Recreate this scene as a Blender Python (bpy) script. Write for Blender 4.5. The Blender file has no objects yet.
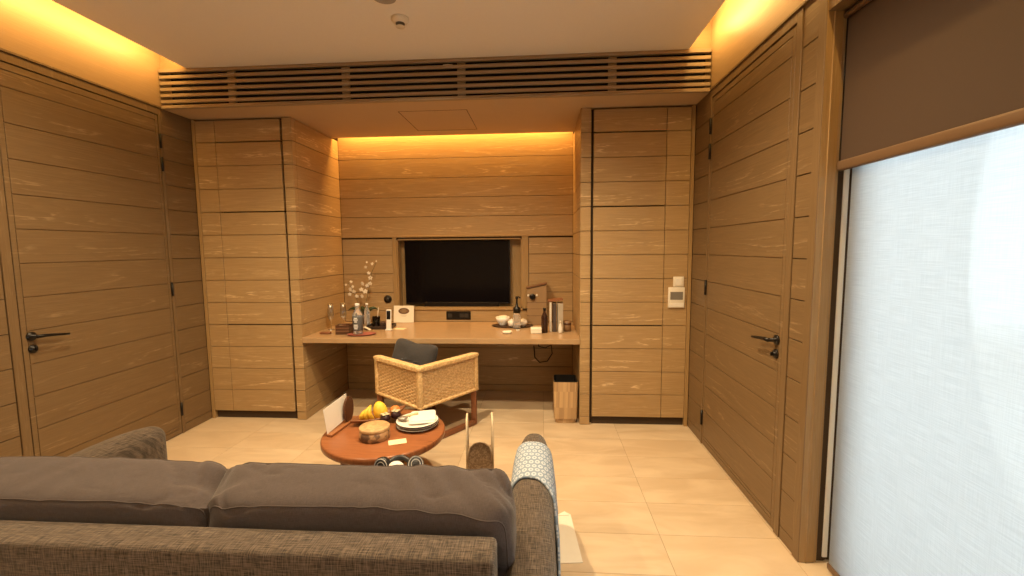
import bpy, bmesh, math, random
from mathutils import Vector, Matrix, noise
random.seed(7)
S = bpy.context.scene
COL = S.collection
PI = math.pi
# ------------------------------------------------------------------ camera
cd = bpy.data.cameras.new('camera'); cam = bpy.data.objects.new('camera', cd); COL.objects.link(cam)
r = Vector((0.99778614, 0.0658819, -0.00907764)); u = Vector((0.00303464, 0.09125124, 0.99582328)); f = Vector((-0.06643508, 0.99364621, -0.09084929))
m = Matrix((r, u, -f)).transposed().to_4x4(); m.translation = Vector((0, 0, 1.5241))
cam.matrix_world = m
cd.sensor_fit = 'HORIZONTAL'; cd.sensor_width = 36.0; cd.lens = 440.31 / 1024 * 36.0; cd.clip_start = 0.02
S.camera = cam
# ------------------------------------------------------------------ view, world, lights
S.view_settings.view_transform = 'Standard'; S.view_settings.look = 'None'
S.view_settings.gamma = 1.0; S.view_settings.use_curve_mapping = False
S.view_settings.exposure = 1.08
S.cycles.max_bounces = 16; S.cycles.diffuse_bounces = 10; S.cycles.transparent_max_bounces = 16
W = bpy.data.worlds.new('sky'); S.world = W; W.use_nodes = True
wn = W.node_tree; bg = wn.nodes['Background']
bg.inputs[0].default_value = (0.80, 0.90, 1.0, 1); bg.inputs[1].default_value = 1.7
WARM = (1.0, 0.75, 0.44)
AMBER = (1.0, 0.50, 0.12)
XL, XR, YG, YC, YB = -3.003, 1.2355, 3.408, 3.708, 4.5695
XA, XB, ZS, ZC, YR = -2.109, 0.325, 2.646, 2.946, -1.6

def light(name, kind, loc, energy, color, rot=None, target=None, **kw):
    l = bpy.data.lights.new(name, kind); l.energy = energy; l.color = color
    for k, v in kw.items(): setattr(l, k, v)
    o = bpy.data.objects.new(name, l); COL.objects.link(o); o.location = loc
    if target is not None:
        o.rotation_euler = (Vector(target) - Vector(loc)).to_track_quat('-Z', 'Y').to_euler()
    elif rot: o.rotation_euler = rot
    return o
# recessed ceiling downlights (spot in each can); rear three unseen, added as fill light
DOWN = [(-0.885, 2.585, 125), (0.10, 1.95, 115), (-2.0, 1.85, 80), (0.35, 0.0, 25), (-0.9, -0.1, 32), (-2.15, 0.1, 30)]
for x, y, e in DOWN:
    light('downlight_lamp', 'SPOT', (x, y, ZC - 0.012), e, WARM, rot=(0, 0, 0), spot_size=math.radians(150), spot_blend=0.8, shadow_soft_size=0.035)
# LED strips hidden in the coves
light('cove_led_left', 'AREA', (-2.80, 0.95, 3.06), 25, (1.0, 0.58, 0.17), target=(-3.0, 0.95, 3.0), shape='RECTANGLE', size=4.85, size_y=0.03)
light('cove_led_right', 'AREA', (1.09, 0.95, 3.06), 25, (1.0, 0.60, 0.19), target=(1.24, 0.95, 3.0), shape='RECTANGLE', size=4.85, size_y=0.03)
light('nook_led', 'AREA', (-0.892, 4.50, 2.79), 17, AMBER, target=(-0.892, 4.52, 2.0), shape='RECTANGLE', size=2.38, size_y=0.075)

# ------------------------------------------------------------------ helpers
class MB:
    def __init__(s): s.bm = bmesh.new()
    def _take(s, b, M=None, smooth=False):
        if M is not None: b.transform(M)
        if smooth:
            for fc in b.faces: fc.smooth = True
        me = bpy.data.meshes.new('t'); b.to_mesh(me); b.free(); s.bm.from_mesh(me); bpy.data.meshes.remove(me); return s
    def box(s, x0, x1, y0, y1, z0, z1, bev=0.0, seg=1, M=None):
        b = bmesh.new(); bmesh.ops.create_cube(b, size=1)
        for v in b.verts:
            v.co = Vector(((x0 + x1) / 2 + v.co.x * (x1 - x0), (y0 + y1) / 2 + v.co.y * (y1 - y0), (z0 + z1) / 2 + v.co.z * (z1 - z0)))
        if bev: bmesh.ops.bevel(b, geom=b.edges[:], offset=bev, segments=seg, profile=0.5, affect='EDGES')
        return s._take(b, M, smooth=bool(bev) and seg > 1)
    def lathe(s, prof, c=(0, 0, 0), n=28, M=None, sm=True, closed=False):
        b = bmesh.new(); rings = []
        for (rr, z) in prof:
            if rr < 1e-5: rings.append([b.verts.new((c[0], c[1], c[2] + z))])
            else: rings.append([b.verts.new((c[0] + rr * math.cos(2 * PI * k / n), c[1] + rr * math.sin(2 * PI * k / n), c[2] + z)) for k in range(n)])
        for a, d in zip(rings[:-1], rings[1:]):
            for k in range(n):
                k2 = (k + 1) % n
                if len(a) == 1 and len(d) == 1: continue
                if len(a) == 1: b.faces.new((a[0], d[k2], d[k]))
                elif len(d) == 1: b.faces.new((a[k], a[k2], d[0]))
                else: b.faces.new((a[k], a[k2], d[k2], d[k]))
        bmesh.ops.recalc_face_normals(b, faces=b.faces[:])
        return s._take(b, M, sm)
    def tube(s, pts, rad, n=8, closed=False, M=None, sq=False):
        b = bmesh.new(); pts = [Vector(p) for p in pts]; N = len(pts); rings = []
        up = None
        for i, p in enumerate(pts):
            if closed: t = pts[(i + 1) % N] - pts[i - 1]
            else: t = pts[min(i + 1, N - 1)] - pts[max(i - 1, 0)]
            t = t.normalized()
            if up is None:
                up = Vector((0, 0, 1)) if abs(t.z) < 0.9 else Vector((1, 0, 0))
            up = (up - t * up.dot(t)).normalized(); sd = t.cross(up)
            rr = rad[i] if isinstance(rad, (list, tuple)) else rad
            rings.append([b.verts.new(p + (up * math.cos(2 * PI * (k + .5) / n) + sd * math.sin(2 * PI * (k + .5) / n)) * rr) for k in range(n)])
        for i in range(N if closed else N - 1):
            a, d = rings[i], rings[(i + 1) % N]
            for k in range(n): b.faces.new((a[k], a[(k + 1) % n], d[(k + 1) % n], d[k]))
        if not closed:
            b.faces.new(rings[0]); b.faces.new(rings[-1][::-1])
        bmesh.ops.recalc_face_normals(b, faces=b.faces[:])
        return s._take(b, M, n > 4)
    def prism(s, poly, z0, z1, M=None, bev=0.0):
        b = bmesh.new(); lo = [b.verts.new((x, y, z0)) for x, y in poly]; hi = [b.verts.new((x, y, z1)) for x, y in poly]
        n = len(poly); b.faces.new(lo[::-1]); b.faces.new(hi)
        for k in range(n): b.faces.new((lo[k], lo[(k + 1) % n], hi[(k + 1) % n], hi[k]))
        bmesh.ops.recalc_face_normals(b, faces=b.faces[:])
        if bev: bmesh.ops.bevel(b, geom=b.edges[:], offset=bev, segments=2, affect='EDGES')
        return s._take(b, M)
    def ell(s, c, rad, M=None, n=16, fn=None):
        b = bmesh.new(); bmesh.ops.create_uvsphere(b, u_segments=n, v_segments=max(8, n // 2 + 2), radius=1)
        for v in b.verts:
            p = v.co.copy()
            if fn: p = fn(p)
            v.co = Vector((p.x * rad[0], p.y * rad[1], p.z * rad[2]))
        b.transform(Matrix.Translation(c) @ (M or Matrix()))
        return s._take(b, None, True)
    def superq(s, dims, ex, cuts=24, fn=None, M=None):
        b = bmesh.new(); bmesh.ops.create_cube(b, size=2)
        bmesh.ops.subdivide_edges(b, edges=b.edges[:], cuts=cuts, use_grid_fill=True)
        for v in b.verts:
            p = v.co; lo, hi = 0.2, 1.2
            for _ in range(26):
                k = (lo + hi) / 2
                if abs(p.x * k) ** ex[0] + abs(p.y * k) ** ex[1] + abs(p.z * k) ** ex[2] > 1: hi = k
                else: lo = k
            q = p * lo
            q = Vector((q.x * dims[0] / 2, q.y * dims[1] / 2, q.z * dims[2] / 2))
            v.co = fn(q) if fn else q
        return s._take(b, M, True)
    def build(s, name, mat, parent=None, loc=None):
        me = bpy.data.meshes.new(name)
        s.bm.to_mesh(me); s.bm.free(); me.materials.append(mat)
        o = bpy.data.objects.new(name, me); COL.objects.link(o)
        if parent is not None:
            o.parent = parent
        elif loc is not None:
            me.transform(Matrix.Translation(-Vector(loc))); o.location = loc
        return o
def tag(o, label, cat, group=None):
    o['label'] = label; o['category'] = cat
    if group: o['group'] = group
    return o
def thing(name, label, cat, loc=(0, 0, 0), rz=0.0, group=None):
    o = bpy.data.objects.new(name, None); COL.objects.link(o); o.location = loc; o.rotation_euler = (0, 0, rz)
    o.empty_display_size = 0.05
    return tag(o, label, cat, group)
def struct(o, label=None, cat=None):
    o['kind'] = 'structure'
    if label: o['label'] = label
    if cat: o['category'] = cat
    return o
def sroot(name, label=None, cat=None):
    o = bpy.data.objects.new(name, None); COL.objects.link(o); o.empty_display_size = 0.05
    return struct(o, label, cat)
def copytree(root, loc, rz, label, group):
    c = root.copy(); COL.objects.link(c); c.location = loc; c.rotation_euler = (0, 0, rz); c['label'] = label
    if group: c['group'] = group
    for ch in list(root.children):
        d = ch.copy(); COL.objects.link(d); d.parent = c
        for g in list(ch.children):
            e = g.copy(); COL.objects.link(e); e.parent = d
    return c

# ------------------------------------------------------------------ materials
def newmat(name):
    mt = bpy.data.materials.new(name); mt.use_nodes = True
    nt = mt.node_tree; return mt, nt, nt.nodes['Principled BSDF']
def plain(name, col, rough=0.5, metal=0.0, spec=0.5, trans=0.0, ior=1.45, vary=0.06, scale=30, bump=0.0):
    mt, nt, p = newmat(name)
    p.inputs['Roughness'].default_value = rough; p.inputs['Metallic'].default_value = metal
    p.inputs['Specular IOR Level'].default_value = spec
    p.inputs['Transmission Weight'].default_value = trans; p.inputs['IOR'].default_value = ior
    g = nt.nodes.new('ShaderNodeNewGeometry'); n = nt.nodes.new('ShaderNodeTexNoise'); n.inputs['Scale'].default_value = scale; n.inputs['Detail'].default_value = 3
    nt.links.new(g.outputs['Position'], n.inputs['Vector'])
    mx = nt.nodes.new('ShaderNodeMix'); mx.data_type = 'RGBA'
    mx.inputs[6].default_value = tuple(c * (1 - vary) for c in col) + (1,); mx.inputs[7].default_value = tuple(min(1, c * (1 + vary)) for c in col) + (1,)
    nt.links.new(n.outputs['Fac'], mx.inputs[0]); nt.links.new(mx.outputs[2], p.inputs['Base Color'])
    if bump:
        b = nt.nodes.new('ShaderNodeBump'); b.inputs['Strength'].default_value = bump; b.inputs['Distance'].default_value = 0.004
        nt.links.new(n.outputs['Fac'], b.inputs['Height']); nt.links.new(b.outputs['Normal'], p.inputs['Normal'])
    return mt
def MATH(nt, op, a, b=None, c=None):
    n = nt.nodes.new('ShaderNodeMath'); n.operation = op
    for i, v in enumerate((a, b, c)):
        if v is None: continue
        if isinstance(v, (int, float)): n.inputs[i].default_value = v
        else: nt.links.new(v, n.inputs[i])
    return n.outputs[0]
def COMB(nt, x, y, z):
    n = nt.nodes.new('ShaderNodeCombineXYZ')
    for i, v in enumerate((x, y, z)):
        if isinstance(v, (int, float)): n.inputs[i].default_value = v
        else: nt.links.new(v, n.inputs[i])
    return n.outputs[0]
def NOISE(nt, vec, scale=1, detail=3, rough=0.5, dist=0.0):
    n = nt.nodes.new('ShaderNodeTexNoise'); n.inputs['Scale'].default_value = scale; n.inputs['Detail'].default_value = detail
    n.inputs['Roughness'].default_value = rough; n.inputs['Distortion'].default_value = dist
    nt.links.new(vec, n.inputs['Vector']); return n.outputs['Fac']
def MIXC(nt, fac, a, b):
    n = nt.nodes.new('ShaderNodeMix'); n.data_type = 'RGBA'
    if isinstance(fac, (int, float)): n.inputs[0].default_value = fac
    else: nt.links.new(fac, n.inputs[0])
    for i, v in ((6, a), (7, b)):
        if isinstance(v, tuple): n.inputs[i].default_value = v + (1,) if len(v) == 3 else v
        else: nt.links.new(v, n.inputs[i])
    return n.outputs[2]
def SS(nt, v, lo, hi, a=0.0, b=1.0):
    n = nt.nodes.new('ShaderNodeMapRange'); n.interpolation_type = 'SMOOTHSTEP'
    nt.links.new(v, n.inputs[0]); n.inputs[1].default_value = lo; n.inputs[2].default_value = hi; n.inputs[3].default_value = a; n.inputs[4].default_value = b
    return n.outputs[0]
def oak(name, dark, mid, pale, rough=0.42, axis='h', rows=True, grain=0.5, bumpk=0.25):
    """brushed oak veneer, grain running along the boards (horizontal) or along z / y"""
    mt, nt, p = newmat(name)
    g = nt.nodes.new('ShaderNodeNewGeometry'); sx = nt.nodes.new('ShaderNodeSeparateXYZ'); nt.links.new(g.outputs['Position'], sx.inputs[0])
    X, Y, Z = sx.outputs
    if axis == 'h': A = MATH(nt, 'ADD', X, Y); B = Z; Cc = MATH(nt, 'SUBTRACT', X, Y)
    elif axis == 'z': A = Z; B = MATH(nt, 'ADD', X, Y); Cc = X
    else: A = X; B = Y; Cc = Z
    row = MATH(nt, 'FLOOR', MATH(nt, 'DIVIDE', MATH(nt, 'SUBTRACT', Z, 0.073), 0.198)) if rows else 0.0
    off = MATH(nt, 'MULTIPLY', row, 7.37) if rows else 0.0
    v1 = COMB(nt, MATH(nt, 'ADD', MATH(nt, 'MULTIPLY', A, 0.5), off), MATH(nt, 'ADD', MATH(nt, 'MULTIPLY', B, 5.5), off), 0.0)
    n1 = NOISE(nt, v1, 1.0, 2.0, 0.5, 0.25)
    ring = MATH(nt, 'FRACT', MATH(nt, 'MULTIPLY', n1, 13.0))
    line = MATH(nt, 'MULTIPLY', SS(nt, ring, 0.55, 0.9), SS(nt, ring, 0.9, 1.0, 1.0, 0.0))
    fib = NOISE(nt, COMB(nt, MATH(nt, 'MULTIPLY', A, 5.0), MATH(nt, 'MULTIPLY', B, 190.0), off), 1.0, 3.0, 0.6)
    brk = NOISE(nt, COMB(nt, MATH(nt, 'MULTIPLY', A, 15.0), MATH(nt, 'MULTIPLY', B, 120.0), 3.3), 1.0, 2.0, 0.6)
    patch = SS(nt, NOISE(nt, COMB(nt, MATH(nt, 'ADD', A, off), MATH(nt, 'MULTIPLY', B, 2.5), 5.1), 1.6, 1.0), 0.42, 0.62)
    if rows:
        fr_ = MATH(nt, 'FRACT', MATH(nt, 'DIVIDE', MATH(nt, 'SUBTRACT', Z, 0.073), 0.198))
        band = MATH(nt, 'MULTIPLY', SS(nt, fr_, 0.08, 0.25, 0.15, 1.0), SS(nt, fr_, 0.42, 0.62, 1.0, 0.15))
        patch = MATH(nt, 'MULTIPLY', MATH(nt, 'ADD', patch, 0.35), band)
    lf = MATH(nt, 'MULTIPLY', MATH(nt, 'MULTIPLY', line, SS(nt, brk, 0.42, 0.62)), MATH(nt, 'MULTIPLY', patch, grain))
    base = MIXC(nt, SS(nt, fib, 0.3, 0.7), dark, mid)
    cl = NOISE(nt, COMB(nt, MATH(nt, 'MULTIPLY', A, 0.6), MATH(nt, 'ADD', MATH(nt, 'MULTIPLY', B, 1.0), off), 1.7), 1.0, 2.0)
    base = MIXC(nt, SS(nt, cl, 0.3, 0.7, 0.0, 0.35), base, mid)
    colr = MIXC(nt, lf, base, pale)
    nt.links.new(colr, p.inputs['Base Color']); p.inputs['Roughness'].default_value = rough; p.inputs['Specular IOR Level'].default_value = 0.35
    if bumpk:
        b = nt.nodes.new('ShaderNodeBump'); b.inputs['Strength'].default_value = bumpk; b.inputs['Distance'].default_value = 0.0015
        nt.links.new(MATH(nt, 'ADD', fib, line), b.inputs['Height']); nt.links.new(b.outputs['Normal'], p.inputs['Normal'])
    return mt
def tweed(name, c0, c1, sc=1.0, k=0.5):
    """coarse slubby woven cloth"""
    mt, nt, p = newmat(name)
    tc = nt.nodes.new('ShaderNodeTexCoord'); sx = nt.nodes.new('ShaderNodeSeparateXYZ'); nt.links.new(tc.outputs['Object'], sx.inputs[0])
    X, Y, Z = sx.outputs; B = MATH(nt, 'ADD', Y, Z)
    a = NOISE(nt, COMB(nt, MATH(nt, 'MULTIPLY', X, 330 * sc), MATH(nt, 'MULTIPLY', B, 22 * sc), 0.0), 1, 2)
    b = NOISE(nt, COMB(nt, MATH(nt, 'MULTIPLY', X, 22 * sc), MATH(nt, 'MULTIPLY', B, 330 * sc), 4.0), 1, 2)
    w = MATH(nt, 'MULTIPLY', MATH(nt, 'ADD', SS(nt, a, 0.35, 0.7), SS(nt, b, 0.35, 0.7)), 0.5)
    nt.links.new(MIXC(nt, w, c0, c1), p.inputs['Base Color']); p.inputs['Roughness'].default_value = 0.9; p.inputs['Specular IOR Level'].default_value = 0.15
    p.inputs['Sheen Weight'].default_value = 0.15
    bp_ = nt.nodes.new('ShaderNodeBump'); bp_.inputs['Strength'].default_value = k; bp_.inputs['Distance'].default_value = 0.003
    nt.links.new(w, bp_.inputs['Height']); nt.links.new(bp_.outputs['Normal'], p.inputs['Normal'])
    return mt
M_OAK = oak('brushed_oak', (0.330, 0.212, 0.098), (0.425, 0.285, 0.138), (0.78, 0.58, 0.34), grain=0.6)
M_OAKV = oak('oak_vertical', (0.30, 0.19, 0.08), (0.37, 0.24, 0.107), (0.5, 0.38, 0.23), axis='z', rows=False, grain=0.25)
M_OAKUP = oak('oak_upper_wall', (0.29, 0.19, 0.095), (0.33, 0.215, 0.11), (0.42, 0.29, 0.16), rows=False, grain=0.25, bumpk=0.1)
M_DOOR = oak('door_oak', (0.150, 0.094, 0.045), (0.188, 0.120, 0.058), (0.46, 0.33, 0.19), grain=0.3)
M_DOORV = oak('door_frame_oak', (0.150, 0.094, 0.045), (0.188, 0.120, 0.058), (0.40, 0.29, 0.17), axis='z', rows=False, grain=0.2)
M_DESK = oak('desk_top_oak', (0.36, 0.235, 0.125), (0.43, 0.285, 0.155), (0.5, 0.36, 0.22), rough=0.24, axis='x', rows=False, grain=0.25, bumpk=0.05)
M_GAP = plain('shadow_gap_backing', (0.055, 0.033, 0.018), 0.8)
M_BLACK = plain('black_metal', (0.012, 0.010, 0.009), 0.35, metal=0.4)
M_GRILLE = plain('grille_bronze_paint', (0.29, 0.21, 0.13), 0.45)
M_DARKVOID = plain('duct_black', (0.008, 0.007, 0.006), 0.9)
M_CEIL = plain('ceiling_paint', (0.80, 0.77, 0.73), 0.9, vary=0.02, scale=60)
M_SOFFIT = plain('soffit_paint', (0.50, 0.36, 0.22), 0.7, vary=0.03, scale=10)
M_TWEED = tweed('sofa_tweed', (0.024, 0.018, 0.014), (0.175, 0.132, 0.098))
M_CUSH = tweed('cushion_linen', (0.056, 0.043, 0.040), (0.088, 0.069, 0.064), sc=2.2, k=0.2)
M_PIPE = plain('cushion_piping', (0.066, 0.051, 0.046), 0.9)
M_GREYFAB = tweed('charcoal_linen', (0.034, 0.032, 0.033), (0.066, 0.062, 0.062), sc=2.0, k=0.2)
M_WHITE = plain('white_ceramic', (0.78, 0.74, 0.68), 0.25, vary=0.02)
M_CREAM = plain('cream_plastic', (0.74, 0.68, 0.58), 0.4, vary=0.02)
M_PAPER = plain('cream_paper', (0.80, 0.74, 0.62), 0.8, vary=0.03)
M_YPAPER = plain('pale_yellow_paper', (0.80, 0.70, 0.45), 0.8, vary=0.03)
M_TEAK = oak('red_teak', (0.20, 0.068, 0.027), (0.32, 0.122, 0.048), (0.12, 0.035, 0.012), rough=0.3, axis='x', rows=False, grain=0.9, bumpk=0.05)
M_REDWOOD = plain('dark_red_wood', (0.200, 0.075, 0.032), 0.4, vary=0.25, scale=18)
M_BROWNWOOD = plain('dark_brown_wood', (0.085, 0.036, 0.018), 0.4, vary=0.25, scale=14)
M_CLEAR = plain('clear_glass', (1, 1, 1), 0.02, trans=1.0, ior=1.45, vary=0)
M_PETG = plain('clear_bottle', (0.95, 0.97, 1.0), 0.05, trans=0.85, ior=1.3, vary=0)
M_GOLD = plain('oak_box_wood', (0.32, 0.205, 0.105), 0.45, vary=0.12, scale=12)

def tile_mat():
    mt, nt, p = newmat('travertine_tile')
    g = nt.nodes.new('ShaderNodeNewGeometry'); sx = nt.nodes.new('ShaderNodeSeparateXYZ'); nt.links.new(g.outputs['Position'], sx.inputs[0])
    X, Y, Z = sx.outputs
    i = MATH(nt, 'FLOOR', MATH(nt, 'DIVIDE', MATH(nt, 'SUBTRACT', X, 0.622), 0.606)); j = MATH(nt, 'FLOOR', MATH(nt, 'DIVIDE', MATH(nt, 'SUBTRACT', Y, 1.96), 0.2945))
    wn_ = nt.nodes.new('ShaderNodeTexWhiteNoise'); wn_.noise_dimensions = '2D'; nt.links.new(COMB(nt, i, j, 0.0), wn_.inputs['Vector'])
    k = wn_.outputs['Value']
    n = NOISE(nt, COMB(nt, MATH(nt, 'ADD', MATH(nt, 'MULTIPLY', X, 2.2), MATH(nt, 'MULTIPLY', k, 40)), MATH(nt, 'MULTIPLY', Y, 6.0), k), 1.0, 4, 0.55, 0.6)
    c = MIXC(nt, SS(nt, n, 0.3, 0.72), (0.51, 0.385, 0.25), (0.65, 0.52, 0.36))
    c = MIXC(nt, MATH(nt, 'MULTIPLY', k, 0.4), c, (0.60, 0.455, 0.295))
    nt.links.new(c, p.inputs['Base Color']); p.inputs['Roughness'].default_value = 0.38; p.inputs['Specular IOR Level'].default_value = 0.35
    return mt
M_TILE = tile_mat()
M_GROUT = plain('tile_grout', (0.36, 0.26, 0.165), 0.9)

def screen_mat():
    mt, nt, p = newmat('screen_blind_fabric'); nt.nodes.remove(p)
    out = nt.nodes['Material Output']
    g = nt.nodes.new('ShaderNodeNewGeometry'); sx = nt.nodes.new('ShaderNodeSeparateXYZ'); nt.links.new(g.outputs['Position'], sx.inputs[0])
    X, Y, Z = sx.outputs
    a = NOISE(nt, COMB(nt, 0.0, MATH(nt, 'MULTIPLY', Y, 9), MATH(nt, 'MULTIPLY', Z, 300)), 1, 3)
    b = NOISE(nt, COMB(nt, 0.0, MATH(nt, 'MULTIPLY', Y, 300), MATH(nt, 'MULTIPLY', Z, 9)), 1, 3)
    w = MATH(nt, 'ADD', MATH(nt, 'MULTIPLY', a, 0.65), MATH(nt, 'MULTIPLY', b, 0.35))
    c = MIXC(nt, SS(nt, w, 0.3, 0.7), (0.74, 0.755, 0.76), (0.82, 0.835, 0.84))
    tl = nt.nodes.new('ShaderNodeBsdfTranslucent'); df = nt.nodes.new('ShaderNodeBsdfDiffuse'); tr = nt.nodes.new('ShaderNodeBsdfTransparent')
    nt.links.new(c, tl.inputs[0]); nt.links.new(c, df.inputs[0])
    m1 = nt.nodes.new('ShaderNodeMixShader'); m1.inputs[0].default_value = 0.12
    nt.links.new(tl.outputs[0], m1.inputs[1]); nt.links.new(df.outputs[0], m1.inputs[2])
    m2 = nt.nodes.new('ShaderNodeMixShader'); nt.links.new(SS(nt, w, 0.3, 0.7, 0.30, 0.24), m2.inputs[0])
    nt.links.new(m1.outputs[0], m2.inputs[1]); nt.links.new(tr.outputs[0], m2.inputs[2])
    nt.links.new(m2.outputs[0], out.inputs['Surface'])
    return mt
def pane_mat():
    mt, nt, p = newmat('window_glass'); nt.nodes.remove(p); out = nt.nodes['Material Output']
    tr = nt.nodes.new('ShaderNodeBsdfTransparent'); tr.inputs[0].default_value = (0.95, 0.98, 0.97, 1)
    gl = nt.nodes.new('ShaderNodeBsdfGlossy'); gl.inputs['Roughness'].default_value = 0.02
    fr = nt.nodes.new('ShaderNodeFresnel'); fr.inputs[0].default_value = 1.35
    m1 = nt.nodes.new('ShaderNodeMixShader'); nt.links.new(fr.outputs[0], m1.inputs[0]); nt.links.new(tr.outputs[0], m1.inputs[1]); nt.links.new(gl.outputs[0], m1.inputs[2])
    nt.links.new(m1.outputs[0], out.inputs['Surface']); return mt
def throw_mat():
    mt, nt, p = newmat('patterned_throw')
    uv = nt.nodes.new('ShaderNodeUVMap'); sx = nt.nodes.new('ShaderNodeSeparateXYZ'); nt.links.new(uv.outputs[0], sx.inputs[0])
    U, V, _ = sx.outputs
    # rows of small pale ovals, every second row staggered
    su = MATH(nt, 'DIVIDE', U, 0.036); sv = MATH(nt, 'DIVIDE', V, 0.027)
    stag = MATH(nt, 'MULTIPLY', MATH(nt, 'MODULO', MATH(nt, 'FLOOR', su), 2.0), 0.5)
    fu = MATH(nt, 'SUBTRACT', MATH(nt, 'FRACT', su), 0.5); fv = MATH(nt, 'SUBTRACT', MATH(nt, 'FRACT', MATH(nt, 'ADD', sv, stag)), 0.5)
    d = MATH(nt, 'SQRT', MATH(nt, 'ADD', MATH(nt, 'MULTIPLY', fu, fu), MATH(nt, 'MULTIPLY', fv, fv)))
    ring = MATH(nt, 'MULTIPLY', SS(nt, d, 0.36, 0.42, 1.0, 0.0), SS(nt, d, 0.12, 0.20))
    c = MIXC(nt, ring, (0.20, 0.255, 0.33), (0.43, 0.48, 0.54))
    nt.links.new(c, p.inputs['Base Color']); p.inputs['Roughness'].default_value = 0.9
    return mt
def bamboo_mat():
    mt, nt, p = newmat('bamboo_slats')
    tc = nt.nodes.new('ShaderNodeTexCoord'); sx = nt.nodes.new('ShaderNodeSeparateXYZ'); nt.links.new(tc.outputs['Object'], sx.inputs[0])
    X, Y, Z = sx.outputs; A = MATH(nt, 'ADD', X, Y)
    n = NOISE(nt, COMB(nt, MATH(nt, 'FLOOR', MATH(nt, 'MULTIPLY', A, 70)), MATH(nt, 'FLOOR', MATH(nt, 'MULTIPLY', Z, 7)), 0.5), 3.7, 1)
    c = MIXC(nt, SS(nt, n, 0.3, 0.7), (0.36, 0.225, 0.11), (0.55, 0.37, 0.19))
    nt.links.new(c, p.inputs['Base Color']); p.inputs['Roughness'].default_value = 0.4; return mt
def mottled(name, a, b, scale):
    mt, nt, p = newmat(name); tc = nt.nodes.new('ShaderNodeTexCoord')
    n = NOISE(nt, tc.outputs['Object'], scale, 3, 0.6, 0.8)
    nt.links.new(MIXC(nt, SS(nt, n, 0.42, 0.6), a, b), p.inputs['Base Color']); p.inputs['Roughness'].default_value = 0.6; return mt
def glassware():
    mt, nt, p = newmat('thin_glassware'); nt.nodes.remove(p); out = nt.nodes['Material Output']
    tr = nt.nodes.new('ShaderNodeBsdfTransparent'); tr.inputs[0].default_value = (0.95, 0.96, 0.96, 1)
    gl = nt.nodes.new('ShaderNodeBsdfGlossy'); gl.inputs['Roughness'].default_value = 0.2
    lw = nt.nodes.new('ShaderNodeLayerWeight'); lw.inputs[0].default_value = 0.35
    m1 = nt.nodes.new('ShaderNodeMixShader'); nt.links.new(MATH(nt, 'MULTIPLY_ADD', lw.outputs['Facing'], 0.8, 0.12), m1.inputs[0]); nt.links.new(tr.outputs[0], m1.inputs[1]); nt.links.new(gl.outputs[0], m1.inputs[2])
    nt.links.new(m1.outputs[0], out.inputs['Surface']); return mt
M_GLASSW = glassware()
M_SCREEN = screen_mat(); M_PANE = pane_mat(); M_THROW = throw_mat(); M_BAMBOO = bamboo_mat()
M_BLACKOUT = plain('blackout_fabric', (0.068, 0.040, 0.024), 0.75, vary=0.08, scale=220)
M_HEM = plain('blind_hem_bar', (0.15, 0.09, 0.05), 0.4)

# ------------------------------------------------------------------ room shell
Z0, DZ = 0.073, 0.198
G = 0.0045
SEAMS = [0.0] + [Z0 + DZ * k for k in range(14)]           # .073 ... 2.647
def planks_y(mb, y, x0, x1, z0, z1, th=0.012, seams=SEAMS, face=-1):
    """boards on a wall facing -y at plane y"""
    zs = [z0] + [s for s in seams if z0 + 0.01 < s < z1 - 0.01] + [z1]
    for a, b in zip(zs[:-1], zs[1:]):
        mb.box(x0 + G / 2, x1 - G / 2, y, y + th, a + G / 2, b - G / 2, 0.0015)
def planks_x(mb, x, y0, y1, z0, z1, d=1, th=0.012, seams=SEAMS):
    """boards on a wall at plane x, thickness in direction d"""
    zs = [z0] + [s for s in seams if z0 + 0.01 < s < z1 - 0.01] + [z1]
    for a, b in zip(zs[:-1], zs[1:]):
        mb.box(min(x, x + d * th), max(x, x + d * th), y0 + G / 2, y1 - G / 2, a + G / 2, b - G / 2, 0.0015)

# floor
b = MB()
for i in range(-7, 3):
    for j in range(-13, 10):
        x0 = 0.622 + 0.606 * i; y0 = 1.96 + 0.2945 * j
        x1 = min(x0 + 0.606, 1.42); x0 = max(x0, XL - 0.05); y1 = min(y0 + 0.2945, YB + 0.05); y0 = max(y0, YR - 0.05)
        if x1 - x0 < 0.02 or y1 - y0 < 0.02: continue
        b.box(x0 + .0013, x1 - .0013, y0 + .0013, y1 - .0013, -0.02, 0.0, 0.0008)
fl = struct(b.build('floor', M_TILE), 'warm cream travertine tiled floor', 'floor')
b = MB().box(XL - .1, 1.5, YR - .1, YB + .1, -0.06, -0.0015); b.build('grout', M_GROUT, fl)
# ceiling slab with cove gaps left and right, and the upper ceiling above
ce = struct(MB().box(-2.77, 1.075, YR, 3.47, ZC, ZC + 0.05, 0.003).build('ceiling', M_CEIL), 'flat painted ceiling raft with lit coves at both sides', 'ceiling')
MB().box(XL - .15, 1.55, YR - .1, YB + .15, 3.18, 3.24).build('upper_ceiling', M_CEIL, ce)
for x0, x1 in ((XL - .002, -2.74), (1.05, XR + .002)): MB().box(x0, x1, 3.4385, 3.46, ZC - .002, 3.18).build('cove_end', M_OAKUP, ce)
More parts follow.
